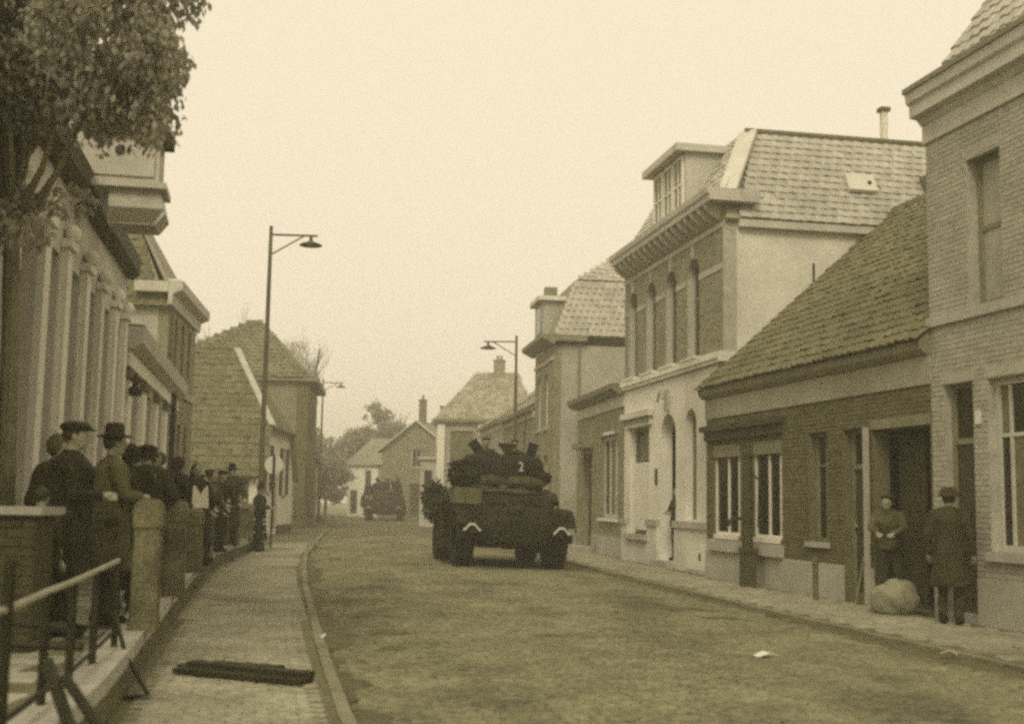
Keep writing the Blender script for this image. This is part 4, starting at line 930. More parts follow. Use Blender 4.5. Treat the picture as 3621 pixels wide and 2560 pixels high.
# iron railing in the left foreground
t = thing('iron_railing', 'bent dark iron railing on the wall in the bottom left corner', 'railing', (0,0,0))
pts = [(-3.0,9.35,0.99),(-2.84,8.4,0.97),(-2.62,7.35,0.97),(-2.55,6.75,0.955),(-2.35,5.74,0.95)]
for i, (x, y_, zt) in enumerate(pts):
    MB().tube([(x,y_,UP-0.1),(x,y_,zt if i < 4 else 1.18)], 0.027 if i < 4 else 0.029, 8).build('post', M['iron'], t)
MB().tube([pts[0],pts[1],pts[2]], 0.02, 8).build('top_rail', M['iron_pale'], t); MB().tube([pts[2],pts[3],pts[4],(-2.55,5.0,0.93)], 0.02, 8).build('top_rail', M['iron_pale'], t)
MB().tube([(-3.0,9.3,UP+0.12),(-2.62,7.35,UP+0.10),(-2.35,5.74,UP+0.10)], 0.018, 6).build('bottom_rail', M['iron'], t)
MB().tube([(-3.9,8.6,0.62),(-2.95,8.4,0.58)], 0.03, 8).build('cross_rail', M['iron'], t); MB().tube([(-3.9,8.2,0.50),(-2.84,8.2,0.48)], 0.03, 8).build('cross_rail', M['iron'], t)
MB().tube([(-2.45,6.55,0.60),(-2.2,6.2,0.36),(-1.75,5.6,0.12),(-1.5,5.3,0.05)], 0.035, 8).build('bent_stay', M['iron'], t); MB().tube([(-2.3,6.4,0.55),(-2.0,6.2,0.28),(-1.6,5.85,0.06)], 0.028, 8).build('bent_stay', M['iron'], t)
MB().tube([(-2.98,9.25,0.62),(-2.86,9.2,0.3),(-2.66,9.15,0.02),(-2.75,9.12,0.01),(-2.95,9.1,0.0)], 0.018, 6).build('bent_stay', M['iron'], t)

t = thing('garden_wall', 'low dark brick wall with pale coping at the far left', 'wall', (-3.95,9.0,UP))
wl = box('wall', M['brick_black'], t, -0.65, 0.44, 0.0, 0.35, -0.1, 1.0)
HM[t.name] = Matrix.Translation((-3.95,9.0,UP)); bricks(t, wl, -0.65, 0.44, 0.0, 0.98, [], M['brick_black'], 80)
box('coping', M['plaster_grey'], t, -0.70, 0.50, -0.06, 0.41, 1.003, 1.06)

# planks on the pavement
pl = [((-2.78,10.42),(-1.60,9.86),0.0,0.17,0.04),((-2.80,10.64),(-1.62,10.05),0.0,0.17,0.04),((-2.70,10.55),(-1.60,9.98),0.042,0.15,0.035),((-2.62,10.86),(-1.95,10.62),0.0,0.12,0.035)]
lb = ['nearest dark plank of the pile on the left pavement','middle dark plank of the pile on the left pavement','topmost dark plank lying across the pile','short dark plank at the back of the pile']
for (a, b, z, w_, th), l_ in zip(pl, lb):
    o = MB().bar((a[0],a[1],0),(b[0],b[1],0),w_,th).build('plank', M['plank']); o.location.z = z+th/2+0.012
    tag(o, l_, 'plank', 'planks dropped on the pavement')
# litter and mud
def blob(name, m, loc, r, h, label, cat, group=None, n=26, seed=0, kind=None):
    rnd = random.Random(seed); mb = MB(); vs = [(0,0,h)]
    for k in range(n):
        t = 2*PI*k/n; q = rnd.uniform(0.35, 1.2); vs.append((r[0]*0.6*q*math.cos(t), r[1]*0.6*q*math.sin(t), h*rnd.uniform(0.6, 1.0)))
    for k in range(n):
        t = 2*PI*k/n; q = rnd.uniform(0.5, 1.5); vs.append((r[0]*q*math.cos(t), r[1]*q*math.sin(t), -0.02))
    fs = [(0, 1+k, 1+(k+1) % n) for k in range(n)] + [(1+k, 1+n+k, 1+n+(k+1) % n, 1+(k+1) % n) for k in range(n)]
    o = mb.add(vs, fs).build(name, m); o.location = loc; return tag(o, label, cat, group, kind)
mud = [(-1.25,13.9,0.32,0.20),(-1.95,16.0,0.30,0.28),(-2.2,18.3,0.5,0.22),(-1.15,12.6,0.2,0.25),(2.35,17.6,0.5,0.25),(2.0,19.4,0.45,0.2),(2.8,16.3,0.4,0.16),(0.5,13.5,0.3,0.1),(-2.2,27.5,0.9,0.35)]
ml = ['wide mud clod close to the left kerb','dark mud clod at the kerb beyond the planks','farthest mud clod along the left kerb','small mud clod nearest the kerb edge','long mud clod in the right wheel track','second mud clod in the right wheel track','nearest mud clod in the right wheel track','thin mud smear in mid road','mud heap left of the near armoured car']
for k, ((x, y_, rx, ry_), l_) in enumerate(zip(mud, ml)):
    blob('mud_clod', M['mud'], (x, y_, road_z(x, y_)), (rx, ry_), 0.02, l_, 'mud', 'mud clods on the road', seed=k)
def dirt_drift(tab, side, y0, y1, seed, label):
    rnd = random.Random(seed); vs = []; fs = []; y_ = y0; n = 0; w_ = 0.2
    while y_ < y1:
        w_ = min(0.36, max(0.04, w_ + rnd.gauss(0, 0.07))); x = interp(tab, y_)
        for f in (0.0, 0.45, 1.0): xx = x + side*(0.005 + w_*f); vs.append((xx, y_, road_z(xx, y_) + (0.030, 0.018, -0.004)[int(f*2)] + rnd.uniform(0, 0.004)))
        n += 1; y_ += rnd.uniform(0.06, 0.16)
    for i in range(n-1):
        for k in range(2): q = i*3+k; fs.append((q, q+1, q+4, q+3))
    o = MB().add(vs, fs).build('gutter_dirt', M['mud']); tag(o, label, 'dirt', kind='stuff')
dirt_drift(KL, 1, 8.0, 32, 2, 'dark dirt washed up along the left kerb')
dirt_drift(KR, -1, 9.0, 34, 5, 'dark dirt washed up along the right kerb')
def litter(x, y_, z, s, seed, label):
    rnd = random.Random(seed); a = rnd.uniform(0, 3)
    o = MB().add([(-s,-s*0.4,0.0),(0,-s*0.5,0.035),(s,-s*0.3,0.004),(s,s*0.4,0.01),(0,s*0.45,0.045),(-s*0.9,s*0.4,0.006)], [(0,1,4,5),(1,2,3,4)]).build('paper_scrap', M['paper']); o.location = (x, y_, z+0.012); o.rotation_euler = (0,0,a)
    so = o.modifiers.new('thick', 'SOLIDIFY'); so.thickness = 0.004
    tag(o, label, 'paper', 'paper scraps')
litter(2.55, 12.05, road_z(2.55, 12.05), 0.13, 1, 'pale paper scrap lying in the road on the right')
litter(4.55, 12.6, 0.0, 0.09, 2, 'small paper scrap at the right pavement edge')
litter(-1.95, 13.1, 0.0, 0.05, 3, 'tiny paper scrap on the left pavement')
rs = random.Random(4)
st = MB()
for k in range(420):
    y_ = rs.uniform(8, 34); a, b = interp(KL, y_), interp(KR, y_); x = rs.uniform(a+0.1, b-0.1); r_ = rs.uniform(0.006, 0.018)
    st.ell((x, y_, road_z(x, y_)+r_*0.4), (r_*rs.uniform(0.8,1.6), r_, r_*0.6), 6, 4)
o = st.build('gravel', M['joint']); tag(o, 'loose stones and grit scattered over the road', 'gravel', kind='stuff')

# old pump standing between the windows of the low house
t = thing('street_pump', 'tall dark pump post between the white-framed windows of the low house', 'pump', (4.46,22.62,0), -0.22)
MB().box(-0.15,0.15,-0.15,0.15,-0.1,0.62).box(-0.17,0.17,-0.17,0.17,0.622,0.70).build('base', M['wood_dark'], t)
MB().lathe([(0.0,0.70),(0.10,0.70),(0.085,1.2),(0.095,1.22),(0.08,2.35),(0.10,2.38),(0.10,2.46),(0.04,2.52),(0,2.54)], n=12).build('shaft', M['wood_dark'], t)
MB().tube([(-0.1,0,1.25),(-0.32,0,1.22),(-0.36,0,1.10)], 0.03, 8).build('spout', M['iron'], t)
MB().tube([(0.08,-0.05,2.1),(0.22,-0.28,1.95),(0.2,-0.34,1.1)], 0.02, 8).build('handle', M['iron'], t)
t = thing('bollard', 'thin grey bollard before the low house wall', 'bollard', (4.95,19.6,0))
MB().lathe([(0,-0.1),(0.05,-0.1),(0.045,0.55),(0.06,0.58),(0.05,0.66),(0,0.70)], n=10).build('shaft', M['stone_dark'], t)
# sack by the gateway
mb = MB()
bm = bmesh.new(); bmesh.ops.create_icosphere(bm, subdivisions=4, radius=1.0)
for v in bm.verts:
    n_ = mnoise.noise(v.co*1.6)*0.22 + mnoise.noise(v.co*4)*0.07
    v.co *= 1 + n_; v.co.x *= 0.36; v.co.y *= 0.30; v.co.z = max(v.co.z, -0.75)*0.28
    if v.co.z > 0.1: v.co.x *= 1.05
me = bpy.data.meshes.new('bundle'); bm.to_mesh(me); bm.free()
o = link('bundle', me, M['sack'], None, True); o.location = (5.52,17.35,0.20); o.rotation_euler = (0,0,0.3); tag(o, 'pale tied cloth bundle on the pavement by the dark gateway', 'bundle')

# ------------------------------------------------------------------ armoured cars
def foliage_mesh(name, centers, n, size, seed, drop=0.3):
    """many leaf-sized quads spread through ellipsoid clumps"""
    rnd = np.random.RandomState(seed); W = np.array([c[3]*c[4]*c[5] for c in centers])**0.8; W = W/W.sum()
    ids = rnd.choice(len(centers), n, p=W); V = []; 
    for i in ids:
        c = centers[i]; d = rnd.normal(size=3); d /= np.linalg.norm(d); r = rnd.uniform(0.25, 1.0)**0.45
        if rnd.rand() < 0.08: r *= rnd.uniform(1.0, 1.22)
        p = np.array(c[:3]) + d*r*np.array(c[3:6])
        ax = rnd.normal(size=3); ax[2] -= drop*3; ax /= np.linalg.norm(ax)
        b = np.cross(ax, rnd.normal(size=3)); b /= np.linalg.norm(b); nn = np.cross(ax, b)
        s = size*rnd.uniform(0.6, 1.35)
        V += [p, p+ax*s*0.5+b*s*0.30+nn*s*0.06, p+ax*s, p+ax*s*0.5-b*s*0.30+nn*s*0.06]
    me = bpy.data.meshes.new(name); me.from_pydata([tuple(v) for v in V], [], [(4*i, 4*i+1, 4*i+2, 4*i+3) for i in range(len(V)//4)])
    return me
def text_mesh(txt, size, m, parent, mw, name='number'):
    cu = bpy.data.curves.new('txt', 'FONT'); cu.body = txt; cu.size = size; cu.extrude = 0.004; cu.align_x = 'CENTER'
    tmp = bpy.data.objects.new('txt', cu); C.objects.link(tmp); bpy.context.view_layer.update()
    me = bpy.data.meshes.new_from_object(tmp.evaluated_get(bpy.context.evaluated_depsgraph_get())); bpy.data.objects.remove(tmp)
    o = link(name, me, m, parent); o.matrix_local = mw; return o
def armoured_car():
    t = thing('armoured_car', '', 'armoured car')
    S = [(-2.62,0.50,0.64,0.70,0.86,0.66,1.02,0.46,1.08),(-2.40,0.66,0.54,0.92,0.86,0.90,1.16,0.66,1.26),(-1.75,0.74,0.50,1.00,0.90,1.02,1.34,0.84,1.60),(-1.05,0.75,0.50,1.02,0.92,1.10,1.40,0.96,1.74),(1.3,0.75,0.50,1.02,0.92,1.10,1.42,0.96,1.76),(2.1,0.74,0.52,1.0,0.92,1.05,1.40,0.90,1.66),(2.62,0.66,0.66,0.90,0.92,0.95,1.30,0.82,1.48)]
    vs = []; fs = []
    for y_, a, za, b, zb, c, zc, d, zd in S: vs += [(-a,y_,za),(-b,y_,zb),(-c,y_,zc),(-d,y_,zd),(d,y_,zd),(c,y_,zc),(b,y_,zb),(a,y_,za)]
    for i in range(len(S)-1):
        for k in range(8): fs.append((i*8+k, i*8+(k+1) % 8, (i+1)*8+(k+1) % 8, (i+1)*8+k))
    fs += [tuple(range(7,-1,-1)), tuple(range((len(S)-1)*8, len(S)*8))]
    hull = MB().add(vs, fs).build('hull', M['armour'], t)
    bv = hull.modifiers.new('bevel', 'BEVEL'); bv.width = 0.04; bv.segments = 2
    for sx in (-0.42, 0.42): MB().add([(sx-0.2,-2.10,1.40),(sx+0.2,-2.10,1.40),(sx+0.2,-1.85,1.58),(sx-0.2,-1.85,1.58),(sx-0.2,-2.16,1.44),(sx+0.2,-2.16,1.44),(sx+0.2,-1.90,1.63),(sx-0.2,-1.90,1.63)], [(3,2,1,0),(4,5,6,7),(0,1,5,4),(1,2,6,5),(2,3,7,6),(3,0,4,7)]).build('vision_hatch', M['armour'], hull)
    MB().lathe([(0,0),(0.13,0),(0.11,-0.10),(0.03,-0.14),(0.025,-0.45),(0,-0.45)], (0.05,-2.28,1.30), 'Y', 12).build('bow_machine_gun', M['iron'], hull)
    for sx in (-0.5, 0.5): MB().tube([(sx,-2.60,0.74),(sx,-2.74,0.72),(sx,-2.74,0.80),(sx,-2.62,0.82)], 0.028, 6).build('tow_hook', M['iron'], hull)
    box('bumper_plate', M['armour_dark'], hull, -0.62, 0.62, -2.70, -2.655, 0.60, 0.78)
    MB().tube([(-0.75,0,0.58),(0.75,0,0.58)], 0.12, 8).build('transmission', M['armour_dark'], hull)
    for yw in (-1.53, 1.52):
        MB().tube([(-0.95,yw,0.60),(0.95,yw,0.60)], 0.10, 8).lathe([(0,-0.2),(0.2,-0.12),(0.2,0.12),(0,0.2)], (0,yw,0.60), 'X', 10).build('axle', M['armour_dark'], t)
        for sx in (-1, 1):
            xo = sx*1.06
            wv = MB().lathe([(0.30,-0.19),(0.52,-0.205),(0.60,-0.19),(0.635,-0.14),(0.64,0.0),(0.635,0.14),(0.60,0.19),(0.52,0.205),(0.30,0.19)], (xo,yw,0.635), 'X', 28)
            for k in range(28):
                an = 2*PI*k/28
                for s2 in (-1, 1):
                    c_, s_ = math.cos(an), math.sin(an); p = Vector((xo+s2*0.04, yw+0.63*s_, 0.635+0.63*c_)); q = Vector((xo+s2*0.19, yw+0.605*math.sin(an+0.1), 0.635+0.605*math.cos(an+0.1)))
                    wv.bar(p, q, 0.055, 0.05, (0, s_, c_))
            tyre = wv.build('wheel', M['rubber'], t)
            MB().lathe([(0,-0.10),(0.14,-0.10),(0.16,-0.04),(0.28,-0.02),(0.31,-0.10),(0.31,0.10),(0.28,0.02),(0.16,0.04),(0.14,0.10),(0,0.10)], (xo,yw,0.635), 'X', 20).build('rim', M['armour'], tyre)
            for k in range(8): an = 2*PI*k/8; MB().ell((xo+sx*0.045, yw+0.22*math.cos(an), 0.635+0.22*math.sin(an)), (0.02,0.02,0.02), 6, 4).build('wheel_bolt', M['iron'], tyre)
            # mudguard
            prof = [(-0.92,0.98),(-0.80,1.18),(-0.50,1.34),(0,1.38),(0.50,1.36),(0.90,1.22)]
            vs = []; fs = []
            for yy, zz in prof:
                for xx in (sx*0.80, sx*1.34): vs += [(xx, yw+yy, zz), (xx, yw+yy, zz-0.03)]
                vs += [(sx*1.34, yw+yy, zz-0.12), (sx*1.32, yw+yy, zz-0.12)]
            n6 = 6
            for i in range(len(prof)-1):
                for a_, b_ in ((0,2),(2,4),(4,5),(5,3),(3,1),(1,0)): fs.append((i*n6+a_, i*n6+b_, (i+1)*n6+b_, (i+1)*n6+a_))
            fs += [(0,1,3,5,4,2), tuple((len(prof)-1)*n6+q for q in (2,4,5,3,1,0))]
            MB().add(vs, fs).build('mudguard', M['armour'], t)
    for sx in (-1, 1):
        hl = MB().lathe([(0,0.0),(0.08,0.0),(0.10,-0.06),(0.10,-0.11),(0.0,-0.115)], (sx*1.0,-2.36,0.84), 'Y', 14).tube([(sx*1.0,-2.32,0.84),(sx*1.0,-2.2,0.80)], 0.03, 6).build('headlight', M['iron'], t)
        box('lamp_bracket', M['armour_dark'], hl, sx*1.0-0.03, sx*1.0+0.03, -2.34, -2.2, 0.66, 0.80)
        gx = [(-0.21,0.83),(-0.16,0.84),(-0.11,0.90),(-0.06,0.945),(0,0.955),(0.06,0.945),(0.11,0.90),(0.16,0.84),(0.21,0.83)]
        gv = []; gf = []
        for i, (xx, zz) in enumerate(gx):
            gv += [(sx*1.0+xx*0.9, -2.54, zz-0.026), (sx*1.0+xx*0.9, -2.54, zz+0.026), (sx*1.0+xx*0.9, -2.46, zz-0.026), (sx*1.0+xx*0.9, -2.46, zz+0.026)]
        for i in range(len(gx)-1):
            for a_, b_ in ((0,1),(1,3),(3,2),(2,0)): gf.append((i*4+a_, i*4+b_, (i+1)*4+b_, (i+1)*4+a_))
        MB().add(gv, gf).build('white_lamp_guard', M['white_paint'], hl)
        box('front_panel', M['armour_dark'], t, sx*1.0-0.30, sx*1.0+0.30, -2.34, -2.30, 0.62, 0.82)
    # turret
    prof = [(0.86,1.72),(0.88,1.80),(0.90,2.10),(0.87,2.44),(0.80,2.57),(0.62,2.60),(0.0,2.62)]
    vs = []; fs = []; n = 24
    for r_, z in prof:
        for k in range(n):
            a = 2*PI*k/n; ex = 1.0 + 0.10*math.cos(a)**4
            vs.append((0.12+r_*math.cos(a)*ex*1.05, 0.30+r_*math.sin(a)*1.08, z))
    for i in range(len(prof)-1):
        for k in range(n): fs.append((i*n+k, i*n+(k+1) % n, (i+1)*n+(k+1) % n, (i+1)*n+k))
    tur = MB().add(vs, fs).build('turret', M['armour'], t, True)
    MB().tube([(-0.62,-0.62,1.98),(-1.05,-1.30,2.0)], [0.30,0.26], 12).ell((-0.70,-0.72,2.02),(0.40,0.40,0.30)).build('mantlet', M['armour_dark'], tur, True)
    MB().tube([(-0.9,-1.1,2.0),(-1.28,-1.72,2.02),(-1.33,-1.80,2.02)], [0.06,0.045,0.055], 10).build('gun_barrel', M['iron'], tur)
    text_mesh('2', 0.31, M['white_paint'], tur, Matrix.Translation((0.40,-0.655,2.22)) @ Matrix.Rotation(R(18),4,'Z') @ Matrix.Rotation(R(80),4,'X'), 'number')
    for cx, lean, px in ((-0.30,-40,-0.56),(0.58,16,0.84)):
        hd = MB().box(-0.12,0.12,-0.022,0.022,-0.22,0.16).box(-0.08,0.08,-0.045,-0.023,-0.15,0.10).box(-0.135,0.135,-0.018,0.025,0.12,0.162).build('hatch_lid', M['armour_dark'], tur)
        hd.matrix_local = Matrix.Translation((px,0.30,2.78)) @ Matrix.Rotation(R(lean),4,'Y')
        MB().lathe([(0.28,2.57),(0.31,2.57),(0.31,2.66),(0.28,2.66)], (cx,0.3,0), n=16).build('hatch_ring', M['armour_dark'], tur)
    MB().tube([(0.14,0.0,2.58),(0.14,0.0,2.80)], 0.04, 6).bar((-0.06,0.0,2.84),(0.36,0.0,2.84),0.08,0.09).poly_prism([(-0.02,-0.03,2.80),(0.32,-0.03,2.80),(0.22,-0.03,2.66),(0.08,-0.03,2.66)],(0,0.06,0)).build('gun_mount', M['iron'], tur)
    MB().tube([(0.75,0.9,2.2),(0.76,0.9,3.6)], 0.012, 5).build('aerial', M['iron'], tur)
    # stowage
    def lump(name, m, c, r, seed):
        bm = bmesh.new(); bmesh.ops.create_icosphere(bm, subdivisions=3, radius=1.0)
        for v in bm.verts:
            n_ = mnoise.noise(v.co*1.8+Vector((seed,0,0)))*0.22 + mnoise.noise(v.co*5+Vector((0,seed,0)))*0.07; v.co *= 1+n_
            v.co = Vector((v.co.x*r[0], v.co.y*r[1], v.co.z*r[2])) + Vector(c)
        me = bpy.data.meshes.new(name); bm.to_mesh(me); bm.free(); return link(name, me, m, t, True)
    lump('canvas_roll', M['canvas'], (-0.42,-0.98,1.92), (0.44,0.24,0.17), 1); lump('canvas_roll', M['canvas'], (0.42,-0.95,1.93), (0.50,0.22,0.16), 2)
    lump('kit_bag', M['canvas'], (-1.12,-0.95,1.58), (0.30,0.42,0.22), 3); lump('kit_bag', M['canvas'], (1.08,-0.5,1.58), (0.26,0.50,0.22), 4)
    lump('tarpaulin', M['canvas'], (0.0,-1.45,1.70), (0.7,0.22,0.08), 5)
    b1 = box('stowage_bin', M['bin'], t, -1.36, -0.74, -2.05, -1.35, 1.39, 1.72); box('lid', M['bin'], b1, -1.38, -0.76, -1.97, -1.33, 1.722, 1.75)
    box('side_bin', M['armour'], t, 0.86, 1.46, -0.80, 0.80, 0.34, 1.02); box('side_bin', M['armour'], t, -1.42, -0.86, -0.80, 0.80, 0.34, 1.02); box('belly_plate', M['armour_dark'], t, -0.62, 0.62, -1.2, 2.2, 0.42, 0.55)
    rr = random.Random(8)
    for k in range(7): lump('kit_bag', M['canvas'] if k % 2 else M['armour'], (rr.uniform(-0.8,0.9), rr.uniform(-1.5,-1.15), 1.74), (rr.uniform(0.10,0.2), 0.12, rr.uniform(0.07,0.12)), 20+k)
    for k in range(5): lump('kit_bag', M['armour'], (1.0+rr.uniform(-0.1,0.15), rr.uniform(-0.9,0.9), 1.9+rr.uniform(-0.1,0.2)), (0.14,0.2,0.14), 30+k)
    for sx in (-1, 1):
        for k in range(6):
            for zz in (1.18, 1.50): MB().ell((sx*(0.28+0.13*k), -2.42+(zz-1.18)*1.7+abs(k-2)*0.005, zz+0.03), (0.018,0.018,0.018), 6, 4).build('rivet', M['armour'], hull)
    sc = link('camouflage_scrim', foliage_mesh('scrim', [(0.0,-2.45,1.05,0.95,0.16,0.28),(-0.9,-2.35,1.15,0.30,0.2,0.2),(0.9,-2.3,1.1,0.35,0.2,0.25),(0.3,-1.9,1.5,0.7,0.25,0.12),(-1.3,-1.2,1.15,0.12,0.7,0.3),(1.3,-0.6,1.2,0.12,0.9,0.3),(0.6,0.0,2.3,0.5,0.6,0.3)], 1300, 0.11, 15, 0.6), M['net'], t); sc['kind'] = 'stuff'
    nt_ = link('camouflage_net', foliage_mesh('net', [(-0.72,-0.70,2.10,0.50,0.46,0.34),(-1.08,-1.0,2.08,0.36,0.36,0.33)], 1500, 0.10, 5, 0.2), M['net'], tur); nt_['kind'] = 'stuff'
    lf = link('camouflage_branches', foliage_mesh('branches', [(-1.42,0.9,1.45,0.28,0.9,0.45),(-1.45,0.2,1.2,0.22,0.5,0.35),(-1.35,1.6,1.55,0.3,0.5,0.35)], 900, 0.15, 6, 0.1), M['leaf_dark'], t); lf['kind'] = 'stuff'
    MB().tube([(-1.3,0.9,1.2),(-1.45,0.8,1.6),(-1.5,0.7,1.95)], 0.02, 5).tube([(-1.3,0.3,1.1),(-1.5,0.1,1.4)], 0.015, 5).build('branch', M['bark'], t)
    return t
car = armoured_car()
car['label'] = 'large armoured car with open turret hatches and number 2, nearest in the road'
car.location = (-0.33,29.0,-0.005); car.rotation_euler = (0, R(2.0), R(11))
car2 = copy_tree(car)
car2['label'] = 'small distant armoured car following far down the road'
car2.location = (-8.55,83.0,-0.02); car2.rotation_euler = (0, 0, R(4))
for o in (car, car2): o['group'] = 'armoured cars driving up the street'
l2 = link('camouflage_foliage', foliage_mesh('fol2', [(0,0.0,2.3,0.85,0.6,0.35)], 420, 0.16, 9, 0.1), M['leaf_dark'], car2); l2['kind'] = 'stuff'
# ------------------------------------------------------------------ people
REM = []
def remesh(o, vox):
    m = o.modifiers.new('remesh', 'REMESH'); m.mode = 'VOXEL'; m.voxel_size = vox; m.use_smooth_shade = True
    s = o.modifiers.new('smooth', 'SMOOTH'); s.iterations = 3; s.factor = 0.5
    REM.append(o)
def person(label, loc, rz, top='coat', mtop=None, mleg=None, hat=None, mhat=None, H=1.74, arms='down', lean=0.0, apron=None, hair=None, wide=1.0, legs=True, step=0.0, cut=None, group=None, skirt_z=0.45, bare=False):
    """faces local -y"""
    k = H/1.74; mtop = mtop or M['cloth_dark']; mleg = mleg or M['cloth_black']
    def P(x, y, z): 
        y2 = y - max(0, z-0.95)*lean
        return Vector((x*k, y2*k, (z - max(0, z-0.95)*lean*lean*0.5)*k))
    sh, el, ha = {}, {}, {}
    for s in (-1, 1):
        sh[s] = P(s*0.18*wide, 0.0, 1.405)
        if arms == 'down': el[s] = P(s*0.25*wide, 0.03, 1.14); ha[s] = P(s*0.25*wide, -0.06, 0.90)
        elif arms == 'front': el[s] = P(s*0.25*wide, -0.06, 1.15); ha[s] = P(s*0.10, -0.26, 1.14)
        elif arms == 'rail': el[s] = P(s*0.27*wide, -0.10, 1.14); ha[s] = P(s*0.20, -0.36, 1.02)
        elif arms == 'pocket': el[s] = P(s*0.31*wide, 0.08, 1.15); ha[s] = P(s*0.20, -0.06, 0.96)
        elif arms == 'hips': el[s] = P(s*0.38*wide, 0.06, 1.20); ha[s] = P(s*0.20, -0.02, 1.02)
        elif arms == 'work': el[s] = P(s*0.24*wide, -0.22, 1.20); ha[s] = P(s*0.12, -0.46, 1.10)
    hip = {s: P(s*0.095, 0.0, 0.92) for s in (-1, 1)}
    kn = {s: P(s*0.10, -0.02-s*step*0.5, 0.50) for s in (-1, 1)}; an = {s: P(s*0.105, 0.02-s*step, 0.085) for s in (-1, 1)}
    hd = P(0, -0.025, 1.625)
    b = MB()
    b.ell(hd, (0.075*k, 0.093*k, 0.112*k), 14, 10); b.ell(hd+Vector((0,-0.025,-0.06))*k, (0.055*k,0.062*k,0.06*k), 10, 8)
    b.ell(hd+Vector((0,-0.097,-0.012))*k, (0.014*k,0.022*k,0.026*k), 8, 6)
    b.ell(hd+Vector((0,-0.080,-0.062))*k, (0.026*k,0.014*k,0.010*k), 8, 6); b.ell(hd+Vector((0,-0.078,0.022))*k, (0.05*k,0.018*k,0.012*k), 8, 6)
    for s in (-1, 1): b.ell(hd+Vector((s*0.076,0.01,-0.005))*k, (0.012*k,0.02*k,0.032*k), 8, 6); b.ell(hd+Vector((s*0.03,-0.083,0.006))*k, (0.012*k,0.008*k,0.008*k), 6, 5)
    b.cap(P(0,0.0,1.38), hd+Vector((0,0.015,-0.07))*k, 0.06*k, 0.052*k)
    b.cap(P(0,0.0,1.30), P(0,0.01,1.0), 0.15*k, 0.13*k); b.cap(sh[-1], sh[1], 0.065*k, 0.065*k)
    for s in (-1, 1):
        b.cap(sh[s], el[s], 0.052*k, 0.042*k); b.cap(el[s], ha[s], 0.041*k, 0.028*k)
        d = (ha[s]-el[s]).normalized(); sd = d.cross(Vector((0,-1,0.3))).normalized() if abs(d.y) < 0.9 else Vector((s,0,0))
        pc = ha[s] + d*0.045*k; b.cap(ha[s], pc, 0.028*k, 0.032*k)
        curl = Vector((-s*0.25,-0.35,-0.1))
        for f in range(4):
            r0 = pc + d*0.02*k + sd*(f-1.5)*0.022*k; m1 = r0 + (d*0.9+curl*0.3).normalized()*(0.035+0.006*(1.5-abs(f-1.5)))*k; m2 = m1 + (d*0.6+curl).normalized()*0.035*k
            b.cap(r0, m1, 0.0105, 0.010, 6); b.cap(m1, m2, 0.010, 0.009, 6)
        th = ha[s] + d*0.02*k; b.cap(th, th - sd*s*0.045*k + d*0.03*k + Vector((0,-0.02,0))*k, 0.012, 0.0105, 6)
        b.cap(hip[s], kn[s], 0.085*k, 0.055*k); b.cap(kn[s], an[s], 0.053*k, 0.036*k)
        b.cap(an[s]+Vector((0,0.03,-0.03))*k, an[s]+Vector((0,-0.15,-0.045))*k, 0.04*k, 0.035*k)
    o = b.build('person', M['skin'], None, True)
    o.location = loc; o.rotation_euler = (0, 0, rz); tag(o, label, 'person', group)
    remesh(o, 0.0105)
    # upper garment
    c = MB()
    c.cap(P(0,0.0,1.31), P(0,0.01,1.0), 0.185*k*wide, 0.165*k*wide); c.cap(sh[-1]-Vector((0,0,0.03)), sh[1]-Vector((0,0,0.03)), 0.082*k, 0.082*k); c.cap(P(0,0.01,1.42), P(0,0.01,1.47), 0.09*k, 0.075*k)
    for s in (-1, 1): c.cap(sh[s], el[s], 0.078*k, 0.064*k); c.cap(el[s], el[s]+(ha[s]-el[s])*0.86, 0.062*k, 0.05*k)
    hem = skirt_z if top == 'coat' else 0.84
    if top in ('coat', 'jacket'):
        c.ell(P(0,0.0,0.98), (0.19*k*wide,0.16*k*wide,0.16*k), 12, 8)
        n = 7
        for q in range(n):
            z = 0.98-(0.98-hem)*q/(n-1); w_ = 1+0.25*q/(n-1)*(1 if top == 'coat' else 0.2)
            c.tube([P(0,0.005,z+0.05), P(0,0.005,z-0.02)], [0.185*k*wide*w_, 0.185*k*wide*w_], 14)
    for s in (-1, 1): c.cap(P(0,0.01,1.475), sh[s]+Vector((-s*0.03,0,0.005))*k, 0.062*k, 0.078*k)
    co = c.build('coat' if top == 'coat' else 'jacket', mtop, o, True); remesh(co, 0.018)
    if legs:
        l_ = MB()
        for s in (-1, 1):
            l_.cap(hip[s], kn[s], 0.105*k, 0.078*k); 
            if not bare: l_.cap(kn[s], an[s]+Vector((0,0,0.03))*k, 0.076*k, 0.064*k)
        l_.ell(P(0,0,0.93), (0.17*k,0.13*k,0.12*k), 10, 8)
        lo = l_.build('trousers', mleg, o, True); remesh(lo, 0.018)
    if top == 'dress':
        d_ = MB(); prof = [(0.175,1.02),(0.19,0.92),(0.235,0.7),(0.27,0.46),(0.275,0.40),(0.255,0.405),(0.0,0.5)]
        d_.lathe([(r_*k*wide, z*k) for r_, z in prof], n=18); d_.build('skirt', mleg, o, True)
    for s in (-1, 1):
        sm = MB().cap(an[s]+Vector((0,0.03,-0.03))*k, an[s]+Vector((0,-0.16,-0.045))*k, 0.05*k, 0.043*k).cap(an[s]+Vector((0,0,0.05)), an[s]+Vector((0,0.01,-0.03))*k, 0.052*k, 0.05*k); sm.build('shoe', M['cloth_black'], o, True)
